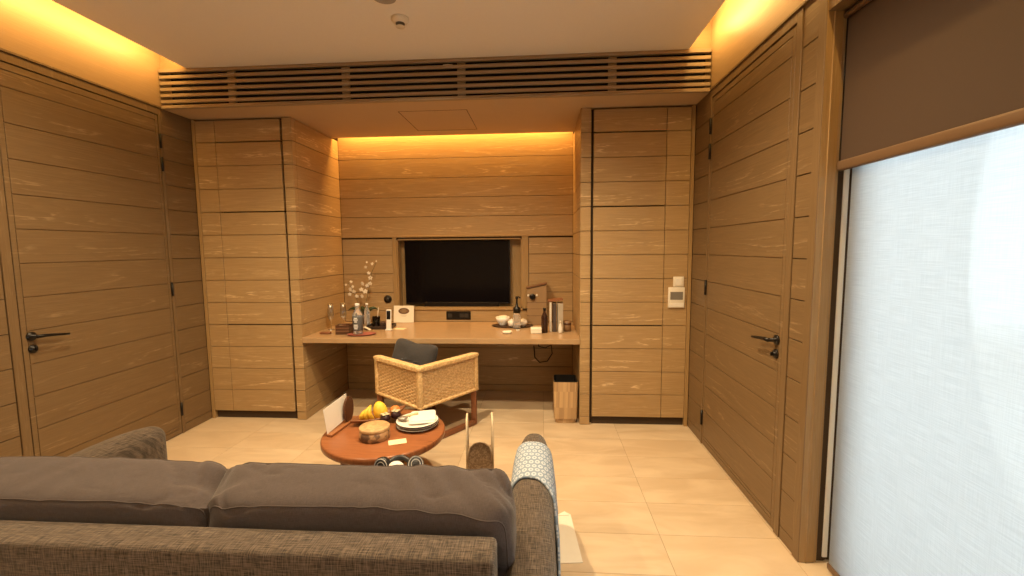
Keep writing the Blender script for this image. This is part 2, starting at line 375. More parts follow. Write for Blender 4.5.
# ceiling over the desk nook
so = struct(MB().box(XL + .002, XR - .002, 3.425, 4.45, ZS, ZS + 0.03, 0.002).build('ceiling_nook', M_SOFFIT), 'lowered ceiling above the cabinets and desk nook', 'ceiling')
b = MB()
hx0, hx1, hy0, hy1 = -1.17, -0.60, 3.66, 4.26
for (x0, x1, y0, y1) in ((hx0, hx1, hy1 - .004, hy1), (hx0, hx0 + .004, hy0, hy1), (hx0, hx1, hy0, hy0 + .004), (hx1 - .004, hx1, hy0, hy1)):
    b.box(x0, x1, y0, y1, ZS - .0015, ZS + .002)
b.build('access_hatch_seam', M_GAP, so)

def wall_side(name, x, d, segs, ya, yb, label):
    """boarded side wall; d = outward direction"""
    o = MB().box(min(x + d * .012, x + d * .13), max(x + d * .012, x + d * .13), ya, YB + .25 if yb > 3 else yb, 0, 3.18).build(name, M_GAP)
    struct(o, label, 'wall')
    b = MB()
    for y0, y1 in segs: planks_x(b, x, y0, y1, 0.0, ZS, d)
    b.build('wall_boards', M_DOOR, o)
    MB().box(min(x + d * .002, x + d * .12), max(x + d * .002, x + d * .12), YR, YB + .2, ZS + .004, 3.18).build('upper_wall', M_OAKUP, o)
    return o
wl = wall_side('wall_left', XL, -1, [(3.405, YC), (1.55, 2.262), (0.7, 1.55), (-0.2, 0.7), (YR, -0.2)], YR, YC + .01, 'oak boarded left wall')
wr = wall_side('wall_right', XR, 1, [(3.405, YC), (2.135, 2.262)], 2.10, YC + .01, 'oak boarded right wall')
# back wall with TV niche opening x -1.490..-0.228, z .900...1.618
NX0, NX1, NZ0, NZ1, NY = -1.520, -0.200, 0.895, 1.626, 4.70
b = MB()
b.box(XL, NX0, YB + .012, YB + .2, 0, 3.18); b.box(NX1, XR, YB + .012, YB + .2, 0, 3.18)
b.box(NX0, NX1, YB + .012, YB + .2, 0, NZ0); b.box(NX0, NX1, YB + .012, YB + .2, NZ1, 3.18); b.box(NX0, NX1, NY, YB + .2, NZ0, NZ1)
wb = struct(b.build('wall_back', M_GAP), 'oak boarded back wall of the desk nook', 'wall')
b = MB()
planks_y(b, YB, XA, XB, 1.655, ZS + .2, seams=SEAMS + [2.647])
planks_y(b, YB, XA, NX0 - .045, 0.752, 1.630); planks_y(b, YB, NX1 + .070, XB, 0.752, 1.630)
planks_y(b, YB, XA, XB, 0.0, 0.70)
b.box(NX0 - .04, NX1 + .07, YB, YB + .012, 0.752, NZ0 - .02)
b.build('wall_boards', M_OAK, wb)
b = MB()   # raised trim round the niche and along the dado line
b.box(NX0 - .042, NX0, YB - .014, YB + .012, NZ0 - .02, NZ1 + .02, .002); b.box(NX1, NX1 + .068, YB - .014, YB + .012, NZ0 - .02, NZ1 + .02, .002)
b.box(XA, XB, YB - .016, YB + .012, NZ1 + .016, NZ1 + .034, .002); b.box(NX0 - .042, NX1 + .068, YB - .014, YB + .012, NZ0 - .022, NZ0, .002)
b.box(NX0 - .002, NX0 + .012, YB, NY, NZ0, NZ1); b.box(NX1 - .012, NX1 + .002, YB, NY, NZ0, NZ1); b.box(NX0, NX1, YB, NY, NZ1 - .012, NZ1); b.box(NX0, NX1, YB, NY, NZ0, NZ0 + .012)
struct(b.build('trim_1', M_OAKV), 'oak trim round the television niche and along the nook wall', 'trim')
b = MB().box(NX0, NX1, NY - .012, NY, NZ0, NZ1); b.build('niche_back', M_OAKV, wb)
struct(MB().box(XL - .1, 1.5, YR - .1, YR, 0, 3.18).build('wall_rear', plain('rear_wall_paint', (0.66, 0.58, 0.47), 0.8)), 'rear wall behind the sofa', 'wall')

# doors
def door(name, x, d, label):
    root = sroot(name, label, 'door')
    y0, y1, zt = 2.317, 3.375, 2.588
    b = MB()
    sx = lambda a, c: (min(x + d * a, x + d * c), max(x + d * a, x + d * c))
    # leaf: boards inside a narrow rim
    b.box(*sx(.006, .045), y0 + .004, y1 - .003, .008, zt - .003, .002)
    zs = [0.05] + [s for s in SEAMS if .06 < s < zt - .03] + [zt - .045]
    for a, c in zip(zs[:-1], zs[1:]): b.box(*sx(0.0, .008), y0 + .034, y1 - .028, a + G / 2, c - G / 2, .0015)
    for (ya, yb, za, zb) in ((y0 + .004, y0 + .031, .008, zt - .003), (y1 - .025, y1 - .003, .008, zt - .003), (y0 + .031, y1 - .025, zt - .042, zt - .003), (y0 + .031, y1 - .025, .008, .047)):
        b.box(*sx(0.0, .008), ya, yb, za, zb, .0015)
    b.build('door_leaf', M_DOOR, root)
    b = MB()
    b.box(*sx(-.004, .05), 2.265, y0 - .004, 0, ZS - .004, .002); b.box(*sx(-.004, .05), y1 + .003, 3.402, 0, ZS - .004, .002); b.box(*sx(-.004, .05), y0 - .004, y1 + .003, zt + .003, ZS - .004, .002)
    b.build('door_frame', M_DOORV, root)
    b = MB().box(*sx(-.010, .002), 2.1 if d > 0 else YR, 3.408, ZS - .002, ZS + .014, .002); b.build('head_moulding', M_DOORV, root)
    for z in (2.39, 2.21, 1.215, 0.21):
        MB().tube([(x - d * .006, y1 + .004, z - .055), (x - d * .006, y1 + .004, z + .055)], .009, 8).build('hinge', M_BLACK, root)
    h = MB()
    Mx = Matrix.Translation((x, 2.366, 1.03)) @ Matrix.Rotation(-d * PI / 2, 4, 'Y')
    h.lathe([(0, .0), (.027, .0), (.027, .007), (.024, .010), (.011, .011), (.010, .05), (0, .05)], n=24, M=Mx)
    xx = x - d * .048
    h.tube([(xx, 2.358, 1.03), (xx, 2.40, 1.029), (xx, 2.45, 1.024), (xx - d * .002, 2.50, 1.018), (xx - d * .001, 2.535, 1.014)], [.011, .0105, .009, .008, .007], 8)
    h.build('lever_handle', M_BLACK, root)
    h = MB(); Mx = Matrix.Translation((x, 2.368, 0.955)) @ Matrix.Rotation(-d * PI / 2, 4, 'Y')
    h.lathe([(0, 0), (.025, 0), (.025, .007), (.021, .010), (.012, .0105), (.012, .018), (0, .018)], n=24, M=Mx)
    h.box(x - d * .030 if d > 0 else x + .012, x - d * .012 if d > 0 else x + .03, 2.364, 2.372, .945, .965, .002)
    h.build('lock_knob', M_BLACK, root)
    return root
door('door_1', XL, -1, 'oak boarded door in the left wall beyond the sofa')
door('door_2', XR, 1, 'oak boarded door in the right wall beside the window')

# window wall
win = sroot('window_1', 'tall sliding window behind roller blinds on the right', 'window')
b = MB()
b.box(XR - .004, 1.306, 2.08, 2.105, 0, 3.0, .003); b.box(1.306, 1.32, 2.088, 2.135, 0, 2.52, .002); b.box(1.262, 1.268, 2.076, 2.082, 0, 2.6, .001)
b.build('end_post', M_OAKV, win)
MB().box(XR - .006, XR + .004, 2.0805, 2.135, 0, ZS - .004, .002).build('corner_bead', M_DOORV, win)
b = MB(); b.box(1.25, 1.62, 2.105, 2.2, 0, 2.62); b.build('reveal', M_GAP, win)
b = MB()
b.box(XR, 1.60, YR, 2.10, 2.525, 3.18); b.build('window_header', M_DOORV, win)
b = MB(); yj = 2.0
b.box(1.44, 1.50, 1.955, 2.10, 0.0, 2.53, .004)
b.box(1.44, 1.50, YR, 2.06, 0, .06, .004); b.box(1.44, 1.50, YR, 2.06, 2.45, 2.53, .004); b.box(1.50, 1.55, 0.1, 0.2, 0.0, 2.53, .004)
b.build('window_frame', plain('window_frame_bronze', (0.10, 0.085, 0.07), 0.5), win)
MB().box(1.350, 1.374, 2.094, 2.104, 0.02, 2.5, .003).build('daylight_strip', plain('daylight_strip_white', (0.88, 0.93, 0.96), 0.5, vary=.01), win)  # pale colour stands in for daylight showing in the gap beside the blind
MB().box(1.468, 1.474, YR, 2.07, .05, 2.46).build('window_pane', M_PANE, win)
MB().box(1.36, 1.7, YR, 2.2, -0.06, 0.003).build('window_sill', plain('sill_stone', (0.5, 0.42, 0.32), 0.6), win)
MB().box(XR, 1.62, YR - .1, YR, 0, 3.18).build('window_end_wall', M_OAKUP, win)
t = thing('roller_blind', 'pale translucent screen blind glowing with daylight, reaching the floor', 'blind', (1.34, 0.25, 0.02))
def at(b, loc): b.bm.transform(Matrix.Translation(-Vector(loc))); return b
b = MB(); b.box(1.3395, 1.3405, YR + .05, 2.030, .035, 2.5); at(b, t.location).build('fabric', M_SCREEN, t)
b = MB(); b.box(1.332, 1.348, YR + .05, 2.034, .012, .040, .005, 2); at(b, t.location).build('hem_bar', M_HEM, t)
b = MB(); b.tube([(1.352, YR + .05, 2.48), (1.352, 2.03, 2.48)], .02, 12); at(b, t.location).build('roller_tube', M_HEM, t)
t = thing('roller_blind', 'dark brown blackout blind half lowered in front of the pale screen blind', 'blind', (1.318, 0.25, 1.85))
b = MB(); b.box(1.3175, 1.3185, YR + .05, 2.075, 1.89, 2.515); at(b, t.location).build('fabric', M_BLACKOUT, t)
b = MB(); b.box(1.306, 1.330, YR + .05, 2.084, 1.848, 1.893, .011, 3); at(b, t.location).build('hem_bar', M_HEM, t)
b = MB(); b.tube([(1.305, YR + .05, 2.5), (1.305, 2.07, 2.5)], .013, 12); at(b, t.location).build('roller_tube', M_HEM, t)
# outside: paved terrace and pale garden wall seen faintly through the screen
struct(MB().box(1.7, 9, -8, 9, -0.1, -0.02).build('terrace', plain('terrace_paving', (0.55, 0.52, 0.47), 0.8)), 'terrace outside the window', 'terrace')
struct(MB().box(5.0, 5.2, -8, 7.5, -0.02, 0.42, .01).build('garden_wall', plain('garden_wall_render', (0.55, 0.50, 0.42), 0.9)), 'low garden wall outside', 'wall')
struct(MB().box(3.3, 3.6, 4.79, 6.2, -0.02, 4.2, .01).build('terrace_pillar', plain('pillar_render', (0.62, 0.58, 0.50), 0.9)), 'pale pillar on the terrace outside', 'pillar')

# ------------------------------------------------------------------ ventilation grille
t = thing('ventilation_grille', 'long bronze slatted air grille across the room above the cabinets', 'grille', (-0.88, YG, ZS))
L = t.location
b = MB(); n = 6; gap = .0220; slat = (ZC - .026 - (ZS + .018) - n * gap) / (n - 1)
b.box(XL + .004, XR - .004, YG, YG + .03, ZC - .026, ZC - .001, .002); b.box(XL + .004, XR - .004, YG, YG + .03, ZS - .001, ZS + .018, .002)
at(b, L).build('rail', M_GRILLE, t)
b = MB()
for k in range(1, n):
    z = ZS + .018 + gap * k + slat * (k - 1)
    b.box(XL + .004, XR - .004, YG + .002, YG + .016, z, z + slat, .002)
at(b, L).build('slats', M_GRILLE, t)
for x in (-2.42, -1.50, -0.60, 0.53):
    b = MB(); b.box(x - .03, x + .03, YG + .024, YG + .04, ZS + .01, ZC - .01, .001); at(b, L).build('mullion', M_GRILLE, t)
b = MB(); b.box(XL + .004, XR - .004, YG + .12, YG + .13, ZS + .032, ZC + .2); at(b, L).build('duct_backing', M_DARKVOID, t)
b = MB(); b.tube([(-0.735, YG + .018, 2.9), (-.70, YG + .018, 2.903), (-0.665, YG + .018, 2.90)], .0075, 8); at(b, L).build('indicator_light', M_CREAM, t)

# ------------------------------------------------------------------ built-in cabinets
def cabinet(name, label, xw, xi, d):
    """xw = outer wall x, xi = nook-side x; d=+1 when the nook lies to the right"""
    t = thing(name, label, 'cabinet', ((xw + xi) / 2, YC, 0)); L = t.location
    X = lambda a, c: (min(a, c), max(a, c))
    b = MB(); b.box(*X(xw + d * .002, xi - d * .012), YC + .05, YB - .02, 0, ZS - .002); at(b, L).build('carcass', M_GAP, t)
    pil = .083
    b = MB()   # pilaster at the nook corner, with its boarded return into the nook
    zs = [0.0] + [s for s in SEAMS if .01 < s < ZS - .02] + [ZS - .002]
    for a, c in zip(zs[:-1], zs[1:]):
        b.box(*X(xi, xi - d * pil), YC - .004, YC + .05, a + G / 2, c - G / 2, .0015)
        b.box(*X(xi - d * .012, xi), YC + .052, YB - .001, a + G / 2, c - G / 2, .0015)
    at(b, L).build('side_panel', M_OAK, t)
    g0 = xi - d * (pil + .022)       # wide door between g0 and g1
    g1 = xi - d * .683; g2 = g1 - d * .022; g3 = xw + d * .035
    b = MB()
    def boards(xa, xb, z0, z1):
        zs = [z0] + [s for s in SEAMS if z0 + .02 < s < z1 - .02] + [z1]
        for a, c in zip(zs[:-1], zs[1:]): b.box(*X(xa, xb), YC, YC + .02, a + G / 2, c - G / 2, .0015)
    for z0, z1 in ((.073, .862), (.868, 1.852), (1.858, 2.446), (2.452, ZS - .012)):
        b = MB(); boards(g0, g1, z0, z1); b.box(*X(g0, g1), YC + .016, YC + .045, z0 + .004, z1 - .004)
        at(b, L).build('cabinet_door', M_OAK, t)
    b = MB(); boards(g2 + d * .018, g3, .073, ZS - .012); b.box(*X(g2 + d * .018, g3), YC + .016, YC + .045, .073, ZS - .012)
    at(b, L).build('filler_panel', M_OAK, t)
    b = MB(); b.box(*X(g3 - d * .003, xw + d * .003), YC - .003, YC + .045, 0, ZS - .003, .0015); at(b, L).build('end_stile', M_OAKV, t)
    b = MB(); b.box(*X(g0, g3), YC + .03, YC + .05, 0, .068); at(b, L).build('plinth', M_GAP, t)
    return t
cabinet('wardrobe_cabinet', 'tall oak boarded cabinet left of the desk nook', XL, XA, 1)
cabinet('wardrobe_cabinet', 'tall oak boarded cabinet right of the desk nook, with white wall controls', XR, XB, -1)

# desk top
o = tag(MB().box(XA + .001, XB - .001, YC - .012, YB - .001, .703, .75, .003).build('desk_top', M_DESK, loc=(-0.892, YC, .703)), 'long light oak desk top spanning the nook below the television', 'desk')

# television
t = thing('television', 'black flat screen television set into the wall niche', 'television', (-0.855, 4.62, NZ0 + .012)); L = t.location
b = MB(); b.box(-1.452, -0.326, 4.612, 4.672, .932, 1.606, .006, 2); at(b, L).build('bezel', plain('tv_bezel', (0.010, 0.009, 0.009), 0.3), t)
b = MB(); b.box(-1.442, -0.336, 4.6095, 4.613, .952, 1.597); at(b, L).build('screen', plain('tv_screen', (0.004, 0.003, 0.004), 0.12, spec=0.22, vary=0), t)
b = MB(); b.box(-1.25, -0.45, 4.595, 4.66, NZ0 + .0125, .955, .004); at(b, L).build('stand', M_BLACK, t)
b = MB(); b.box(-.875, -.835, 4.6085, 4.6125, .949, .955); at(b, L).build('logo_plate', plain('tv_logo', (0.3, 0.3, 0.3), 0.3), t)

# wall socket plate
t = thing('wall_socket', 'black double socket plate on the wall below the television', 'socket', (-0.875, YB, .815)); L = t.location
b = MB(); b.box(-1.005, -.745, YB - .009, YB, .772, .860, .003); at(b, L).build('plate', M_BLACK, t)
for x in (-.965, -.84, -.79):
    b = MB(); b.box(x - .022, x + .022, YB - .0115, YB - .008, .796, .838, .002); at(b, L).build('outlet', plain('socket_insert', (0.035, 0.032, 0.03), 0.3), t)
# round black wall device left of TV
t = thing('wall_dial', 'round black dial on the wall left of the television niche', 'switch', (-1.632, YB, .992)); L = t.location
Mx = Matrix.Translation((-1.632, YB, .992)) @ Matrix.Rotation(PI / 2, 4, 'X')
b = MB(); b.lathe([(0, 0), (.041, 0), (.041, .012), (.036, .016), (0, .016)], M=Mx); at(b, L).build('base_ring', M_BLACK, t)
b = MB(); b.lathe([(0, .016), (.022, .016), (.020, .026), (0, .027)], M=Mx); at(b, L).build('knob', plain('dial_knob', (0.03, 0.028, 0.026), 0.25), t)

# wall controls on the right cabinet
t = thing('thermostat', 'white square thermostat with grey display on the right cabinet', 'thermostat', (1.113, YC, 1.10)); L = t.location
b = MB(); b.box(1.047, 1.180, YC - .016, YC - .0005, 1.016, 1.188, .005, 2); at(b, L).build('housing', M_CREAM, t)
b = MB(); b.box(1.062, 1.164, YC - .0175, YC - .015, 1.085, 1.150, .001); at(b, L).build('display', plain('lcd_grey', (0.20, 0.185, 0.165), 0.2), t)
b = MB(); b.box(1.054, 1.173, YC - .019, YC - .015, 1.024, 1.056, .002); at(b, L).build('button_cover', M_WHITE, t)
t = thing('light_switch', 'small white switch plate directly above the thermostat', 'switch', (1.128, YC, 1.237)); L = t.location
b = MB(); b.box(1.086, 1.172, YC - .009, YC - .0005, 1.192, 1.276, .003, 2); at(b, L).build('plate', M_CREAM, t)
b = MB(); b.box(1.104, 1.154, YC - .012, YC - .008, 1.205, 1.263, .002); at(b, L).build('rocker', M_WHITE, t)

# ceiling fittings
t = thing('smoke_detector', 'small white smoke detector on the ceiling', 'smoke detector', (-.867, 2.815, ZC)); L = t.location
b = MB(); b.lathe([(0, 0), (.054, 0), (.054, -.014), (.042, -.030), (.034, -.032), (0, -.030)], (-.867, 2.815, ZC)); at(b, L).build('base', M_CREAM, t)
b = MB(); b.lathe([(0, -.032), (.028, -.032), (.028, -.036), (.022, -.043), (0, -.044)], (-.867, 2.815, ZC)); at(b, L).build('sensor_head', plain('detector_grey', (0.10, 0.085, 0.07), 0.5), t)
b = MB(); b.lathe([(.018, -.0435), (.028, -.050), (.028, -.053), (.0, -.054)], (-.867, 2.815, ZC), n=20); at(b, L).build('cap', M_CREAM, t)
for i, (x, y, e) in enumerate(DOWN):
    nm = ['above the coffee table', 'near the right door', 'near the left door', 'behind on the right, unseen, added as fill light', 'behind the sofa centre, unseen, added as fill light', 'behind on the left, unseen, added as fill light'][i]
    t = thing('downlight', 'recessed round ceiling downlight ' + nm, 'ceiling light', (x, y, ZC), 0, 'recessed ceiling downlights')
    b = MB(); b.lathe([(.066, -.001), (.080, -.003), (.083, .0), (.066, .0)], (0, 0, 0), n=32); b.build('trim_ring', M_CEIL, t)
    b = MB(); b.lathe([(.066, -.001), (.060, .0005), (0, .0005)], (0, 0, -.002), n=32); b.build('baffle', plain('downlight_baffle', (0.33, 0.30, 0.26), 0.4), t)

# ------------------------------------------------------------------ sofa
SX0, SX1 = -2.135, -0.128
sofa = thing('sofa', 'large grey brown tweed sofa seen from behind in the foreground', 'sofa', (-1.05, 1.6, 0)); L = sofa.location
def wob(a):
    def fn(q):
        nn = noise.noise_vector(q * 5.0) * a
        return q + nn
    return fn
b = MB(); b.box(SX0, SX1, 1.083, 1.195, .12, .700, .016, 3); at(b, L).build('back_frame', M_TWEED, sofa)
b = MB(); b.box(SX0, SX1, 1.19, 2.03, .12, .30, .02, 2); at(b, L).build('seat_frame', M_TWEED, sofa)
def arm(x0, x1):
    b = MB(); bb = bmesh.new(); bmesh.ops.create_cube(bb, size=1)
    for v in bb.verts:
        v.co = Vector(((x0 + x1) / 2 + v.co.x * (x1 - x0), 1.70 + v.co.y * 1.30, .34 + v.co.z * .44))
    ed = [e for e in bb.edges if max(v.co.z for v in e.verts) > .3 and not (abs(e.verts[0].co.z - e.verts[1].co.z) > .1 and False)]
    bmesh.ops.bevel(bb, geom=ed, offset=.072, segments=6, profile=.5, affect='EDGES')
    xc = (x0 + x1) / 2
    bmesh.ops.subdivide_edges(bb, edges=[e for e in bb.edges if abs(e.verts[0].co.y - e.verts[1].co.y) > .5], cuts=14, use_grid_fill=True)
    for v in bb.verts:
        tt = min(1, max(0, (v.co.y - 1.93) / .42)); v.co.x = xc + (v.co.x - xc) * (1 - .38 * tt ** 2.2); v.co.z -= .045 * tt ** 2.5 * max(0, v.co.z - .12) / .44
    b._take(bb, None, True); return b
at(arm(-.126, .046), L).build('armrest', M_TWEED, sofa)
at(arm(-2.30, -2.137), L).build('armrest', M_TWEED, sofa)
for x0, x1 in ((-2.09, -1.04), (-1.035, -.125)):
    b = MB(); b.superq((x1 - x0, .82, .16), (12, 12, 5), 16, wob(.004), Matrix.Translation(((x0 + x1) / 2, 1.61, .375))); at(b, L).build('seat_cushion', M_CUSH, sofa)
for x in (-2.2, -.04):
    for y in (1.12, 2.14):
        b = MB(); b.lathe([(0, 0), (.022, 0), (.03, .12), (0, .12)], (x, y, 0), 16); at(b, L).build('foot', M_BROWNWOOD, sofa)
# back cushions: boxed cushions leaning back over the frame, with piped seams and crumpled ends
def back_cushion(x0, x1, seed, droop_l, droop_r, shl=0.0, shr=0.0):
    w = x1 - x0; D, H = .232, .405
    Mx = Matrix.Translation(((x0 + x1) / 2, 1.345, .583)) @ Matrix.Rotation(math.radians(13), 4, 'X')
    def fn(q):
        e = (q.x / (w / 2))
        top = max(0, q.z / (H / 2))
        q = q.copy()
        q.x -= (shl * max(0, -e) + shr * max(0, e)) * (q.y / D + .5) * (.3 + .7 * top)
        q.z += .012 * (1 - e * e) * top
        q.z -= droop_l * max(0, -e - .55) ** 2 * top * 4 + droop_r * max(0, e - .55) ** 2 * top * 4
        s = Vector((q.x * 3.0 + seed, q.y * 5, q.z * 5 + seed))
        cr = abs(noise.noise(Vector((q.x * 7 + seed, q.y * 9 + q.x * 5, q.z * 9)))) ; q.z -= .010 * (max(0, .22 - cr) / .22) ** 2 * top * max(0.15, min(1, (abs(e) - .3) * 2)); q.y += .010 * noise.noise(s); q.z += .008 * noise.noise(s + Vector((5, 0, 0)))
        # pulled folds fanning in from the end corners
        k = max(0, abs(e) - .70) / .30
        fold = math.sin((q.y * 34 + q.z * 26 + abs(q.x) * 22) + seed * 2 + 2.2 * noise.noise(s * 2.0))
        q.z += .019 * k * fold * max(0, top); q.y += .015 * k * fold
        q.z += .007 * math.sin(abs(q.x) * 60 + q.y * 30 + 4 * noise.noise(s * 1.5)) * max(0, top) * max(0, noise.noise(Vector((q.x * 2.2 + seed, 1, 2))) + .15)
        return q
    b = MB(); b.superq((w, D, H), (13, 4.2, 7), 56, fn, Mx); cu = at(b, L).build('back_cushion', M_CUSH, sofa)
    for sy in (-1, 1):
        yy = .80; b = MB(); pts = []; k = .94; ry = .93
        N = 120
        # seam loop on the rear / front edge
        hw, hh, rr = w / 2 * .985, H / 2 * .955, .05
        loop = []
        for cx_, cz_, a0 in ((hw - rr, hh - rr, 0), (-hw + rr, hh - rr, 90), (-hw + rr, -hh + rr, 180), (hw - rr, -hh + rr, 270)):
            for j in range(7):
                a = math.radians(a0 + j * 15); loop.append((cx_ + rr * math.cos(a), cz_ + rr * math.sin(a)))
        dense = []
        for i in range(len(loop)):
            p, q_ = loop[i], loop[(i + 1) % len(loop)]
            dd = math.hypot(q_[0] - p[0], q_[1] - p[1]); ns = max(1, int(dd / .02))
            for j in range(ns): dense.append((p[0] + (q_[0] - p[0]) * j / ns, p[1] + (q_[1] - p[1]) * j / ns))
        def onsurf(px, pz):
            ax, az = abs(px) / (w / 2), abs(pz) / (H / 2); lo, hi = .2, 1.5; tgt = 1 - yy ** 4.2
            for _ in range(24):
                kk = (lo + hi) / 2
                if (ax * kk) ** 13 + (az * kk) ** 7 > tgt: hi = kk
                else: lo = kk
            return fn(Vector((px * lo, sy * D / 2 * yy, pz * lo)))
        pts = [onsurf(px, pz) for px, pz in dense]
        b.tube(pts, .0024, 6, closed=True, M=Mx); at(b, L).build('piping', M_PIPE, cu)
back_cushion(-2.12, -1.012, 1.3, .03, .010, 0, .085)
back_cushion(-1.045, -.085, 4.1, .012, .012, .085, 0)

# throw over the right arm
def throw():
    b = bmesh.new(); uvl = b.loops.layers.uv.new('UVMap')
    x0, x1, zt, R_ = -.126, .046, .56, .072
    e = .005
    prof = []     # inner side -> over the crest -> outer side down to the floor
    for z in (.44, .46, .48): prof.append((x0 - e, z))
    for j in range(9):
        a = PI - j * PI / 2 / 8; prof.append((x0 + R_ + (R_ + e) * math.cos(a), zt - R_ + (R_ + e) * math.sin(a)))
    for j in range(9):
        a = PI / 2 - j * PI / 2 / 8; prof.append((x1 - R_ + (R_ + e) * math.cos(a), zt - R_ + (R_ + e) * math.sin(a)))
    zz = .48
    while zz > .03: prof.append((x1 + e + .010 * min(1, (.49 - zz) / .12) + .020 * (0.48 - zz), zz)); zz -= .03
    s = [0]
    for p, q in zip(prof[:-1], prof[1:]): s.append(s[-1] + math.hypot(q[0] - p[0], q[1] - p[1]))
    NY_ = 26; grid = []
    for i, (x, z) in enumerate(prof):
        row = []
        y0 = 1.735 - .035 * max(0, 1 - abs(s[i] - .13) / .15) * -1 - max(0, s[i] - .20) * .50; y1 = 2.12 - .06 * s[i]
        for k in range(NY_):
            y = y0 + (y1 - y0) * k / (NY_ - 1); tt = min(1, max(0, (y - 1.93) / .42)); xw = -.04 + (x + .04) * (1 - .38 * tt ** 2.2); zw = z - .045 * tt ** 2.5 * max(0, z - .12) / .44
            dx = .004 * math.sin(y * 38) * min(1, max(0, s[i] - .25) * 4)
            row.append((b.verts.new((xw + max(0, dx), y, zw + .003 + .0015 * math.sin(y * 50 + s[i] * 30))), y, s[i]))
        grid.append(row)
    for i in range(len(grid) - 1):
        for k in range(NY_ - 1):
            vs = [grid[i][k], grid[i][k + 1], grid[i + 1][k + 1], grid[i + 1][k]]
            fc = b.faces.new([v[0] for v in vs]); fc.smooth = True
            for lp, v in zip(fc.loops, vs): lp[uvl].uv = (v[1], v[2])
    me = bpy.data.meshes.new('throw_blanket'); b.to_mesh(me); b.free(); me.materials.append(M_THROW)
    o = bpy.data.objects.new('throw_blanket', me); COL.objects.link(o)
    me.transform(Matrix.Translation((0, -1.8, -.56))); o.location = (0, 1.8, .56)
    sd = o.modifiers.new('thick', 'SOLIDIFY'); sd.thickness = .009; sd.offset = 0
    return o
tag(throw(), 'blue grey throw with pale oval pattern draped over the right sofa arm', 'blanket')
# sheet on the floor beside the arm
b = MB(); poly = [(.078, 2.385), (.13, 2.43), (.163, 2.405), (.197, 2.02), (.075, 2.01)]
b.prism(poly, .001, .004); b.prism([(.078, 2.384), (.13, 2.429), (.155, 2.395)], .0042, .0075)
tag(b.build('paper_sheet', M_PAPER, loc=(.13, 2.2, .001)), 'cream paper sheet with a folded corner on the floor beside the sofa arm', 'paper')

# ------------------------------------------------------------------ coffee table
TC, TR, TZ = (-.990, 2.632), .376, .38
t = thing('coffee_table', 'low round red teak coffee table in front of the sofa', 'table', (TC[0], TC[1], 0))
b = MB(); b.lathe([(0, TZ - .048), (TR - .03, TZ - .048), (TR - .006, TZ - .042), (TR, TZ - .034), (TR, TZ - .008), (TR - .004, TZ - .002), (TR - .010, TZ), (0, TZ)], n=72); b.build('table_top', M_TEAK, t)
for k in range(3):
    a = math.radians(90 + 120 * k); b = MB()
    b.tube([(.22 * math.cos(a), .22 * math.sin(a), TZ - .048), (.30 * math.cos(a), .30 * math.sin(a), 0)], [.026, .018], 12); b.build('leg', M_REDWOOD, t)

# wicker armchair ---------------------------------------------------------
A2, B2, C2 = Vector((-.925, 3.215)), Vector((-.570, 3.690)), Vector((-1.385, 3.565))
t = thing('wicker_armchair', 'low square wicker armchair with red wood legs at the desk', 'armchair', (A2.x, A2.y, 0)); L = t.location
M_WICK = mottled('wicker_cane', (0.56, 0.37, 0.17), (0.74, 0.53, 0.28), 60)
M_WRAP = mottled('wicker_wrapped_rail', (0.58, 0.38, 0.17), (0.76, 0.54, 0.27), 45)
ZB, ZT = .298, .630
D2 = B2 + C2 - A2
def wick_panel(P, Q):
    d = Vector((Q.x - P.x, Q.y - P.y, 0)); ln = d.length; d.normalize(); nrm = Vector((d.y, -d.x, 0)); P3 = Vector((P.x, P.y, 0))
    b = MB(); ns = 16; nr = 21
    x0, x1, z0, z1 = .025, ln - .025, ZB + .022, ZT - .028
    for k in range(ns):
        xx = x0 + (x1 - x0) * (k + .5) / ns
        p = P3 + d * xx; b.tube([p + Vector((0, 0, z0)), p + Vector((0, 0, z1))], 0.0050, 4)
    for r_ in range(nr):
        z = z0 + (z1 - z0) * (r_ + .5) / nr
        pts = [P3 + d * (x0 + (x1 - x0) * j / (ns * 2)) + nrm * (.0078 * math.cos(PI * (j / 2 + r_)) ) + Vector((0, 0, z)) for j in range(ns * 2 + 1)]
        b.tube(pts, .0062, 4)
    c = P3 + d * (ln / 2)
    ang = math.atan2(d.y, d.x)
    b.box(-(x1 - x0) / 2, (x1 - x0) / 2, -.0025, .0025, z0, z1, M=Matrix.Translation(c) @ Matrix.Rotation(ang, 4, 'Z'))
    return b
def rail(P, Q):
    d = Vector((Q.x - P.x, Q.y - P.y, 0)); ln = d.length; ang = math.atan2(d.y, d.x); Mx = Matrix.Translation((P.x, P.y, 0)) @ Matrix.Rotation(ang, 4, 'Z')
    b = MB()
    b.box(-.022, ln + .022, -.03, .03, ZT - .032, ZT, .012, 3, Mx)
    b.box(-.022, ln + .022, -.02, .02, ZB, ZB + .024, .009, 3, Mx)
    for xx in (0.0, ln): b.box(xx - .02, xx + .02, -.02, .02, ZB, ZT - .01, .009, 3, Mx)
    n_ = int(ln / .011)      # wrapping turns on the top rail
    for k in range(n_):
        xx = ln * k / n_
        b.box(xx - .0042, xx + .0042, -.0315, .0315, ZT - .033, ZT + .0015, .003, 1, Mx)
    return b
for P, Q in ((A2, B2), (A2, C2)):
    pn = at(wick_panel(P, Q), L).build('wicker_panel', M_WICK, t)
    at(rail(P, Q), L).build('wicker_rail', M_WRAP, t)
b = MB(); b.prism([tuple(p) for p in (A2, B2, D2, C2)], .300, .345); at(b, L).build('seat_frame', M_REDWOOD, t)
ang = math.atan2(B2.y - A2.y, B2.x - A2.x); cen = (A2 + D2) / 2
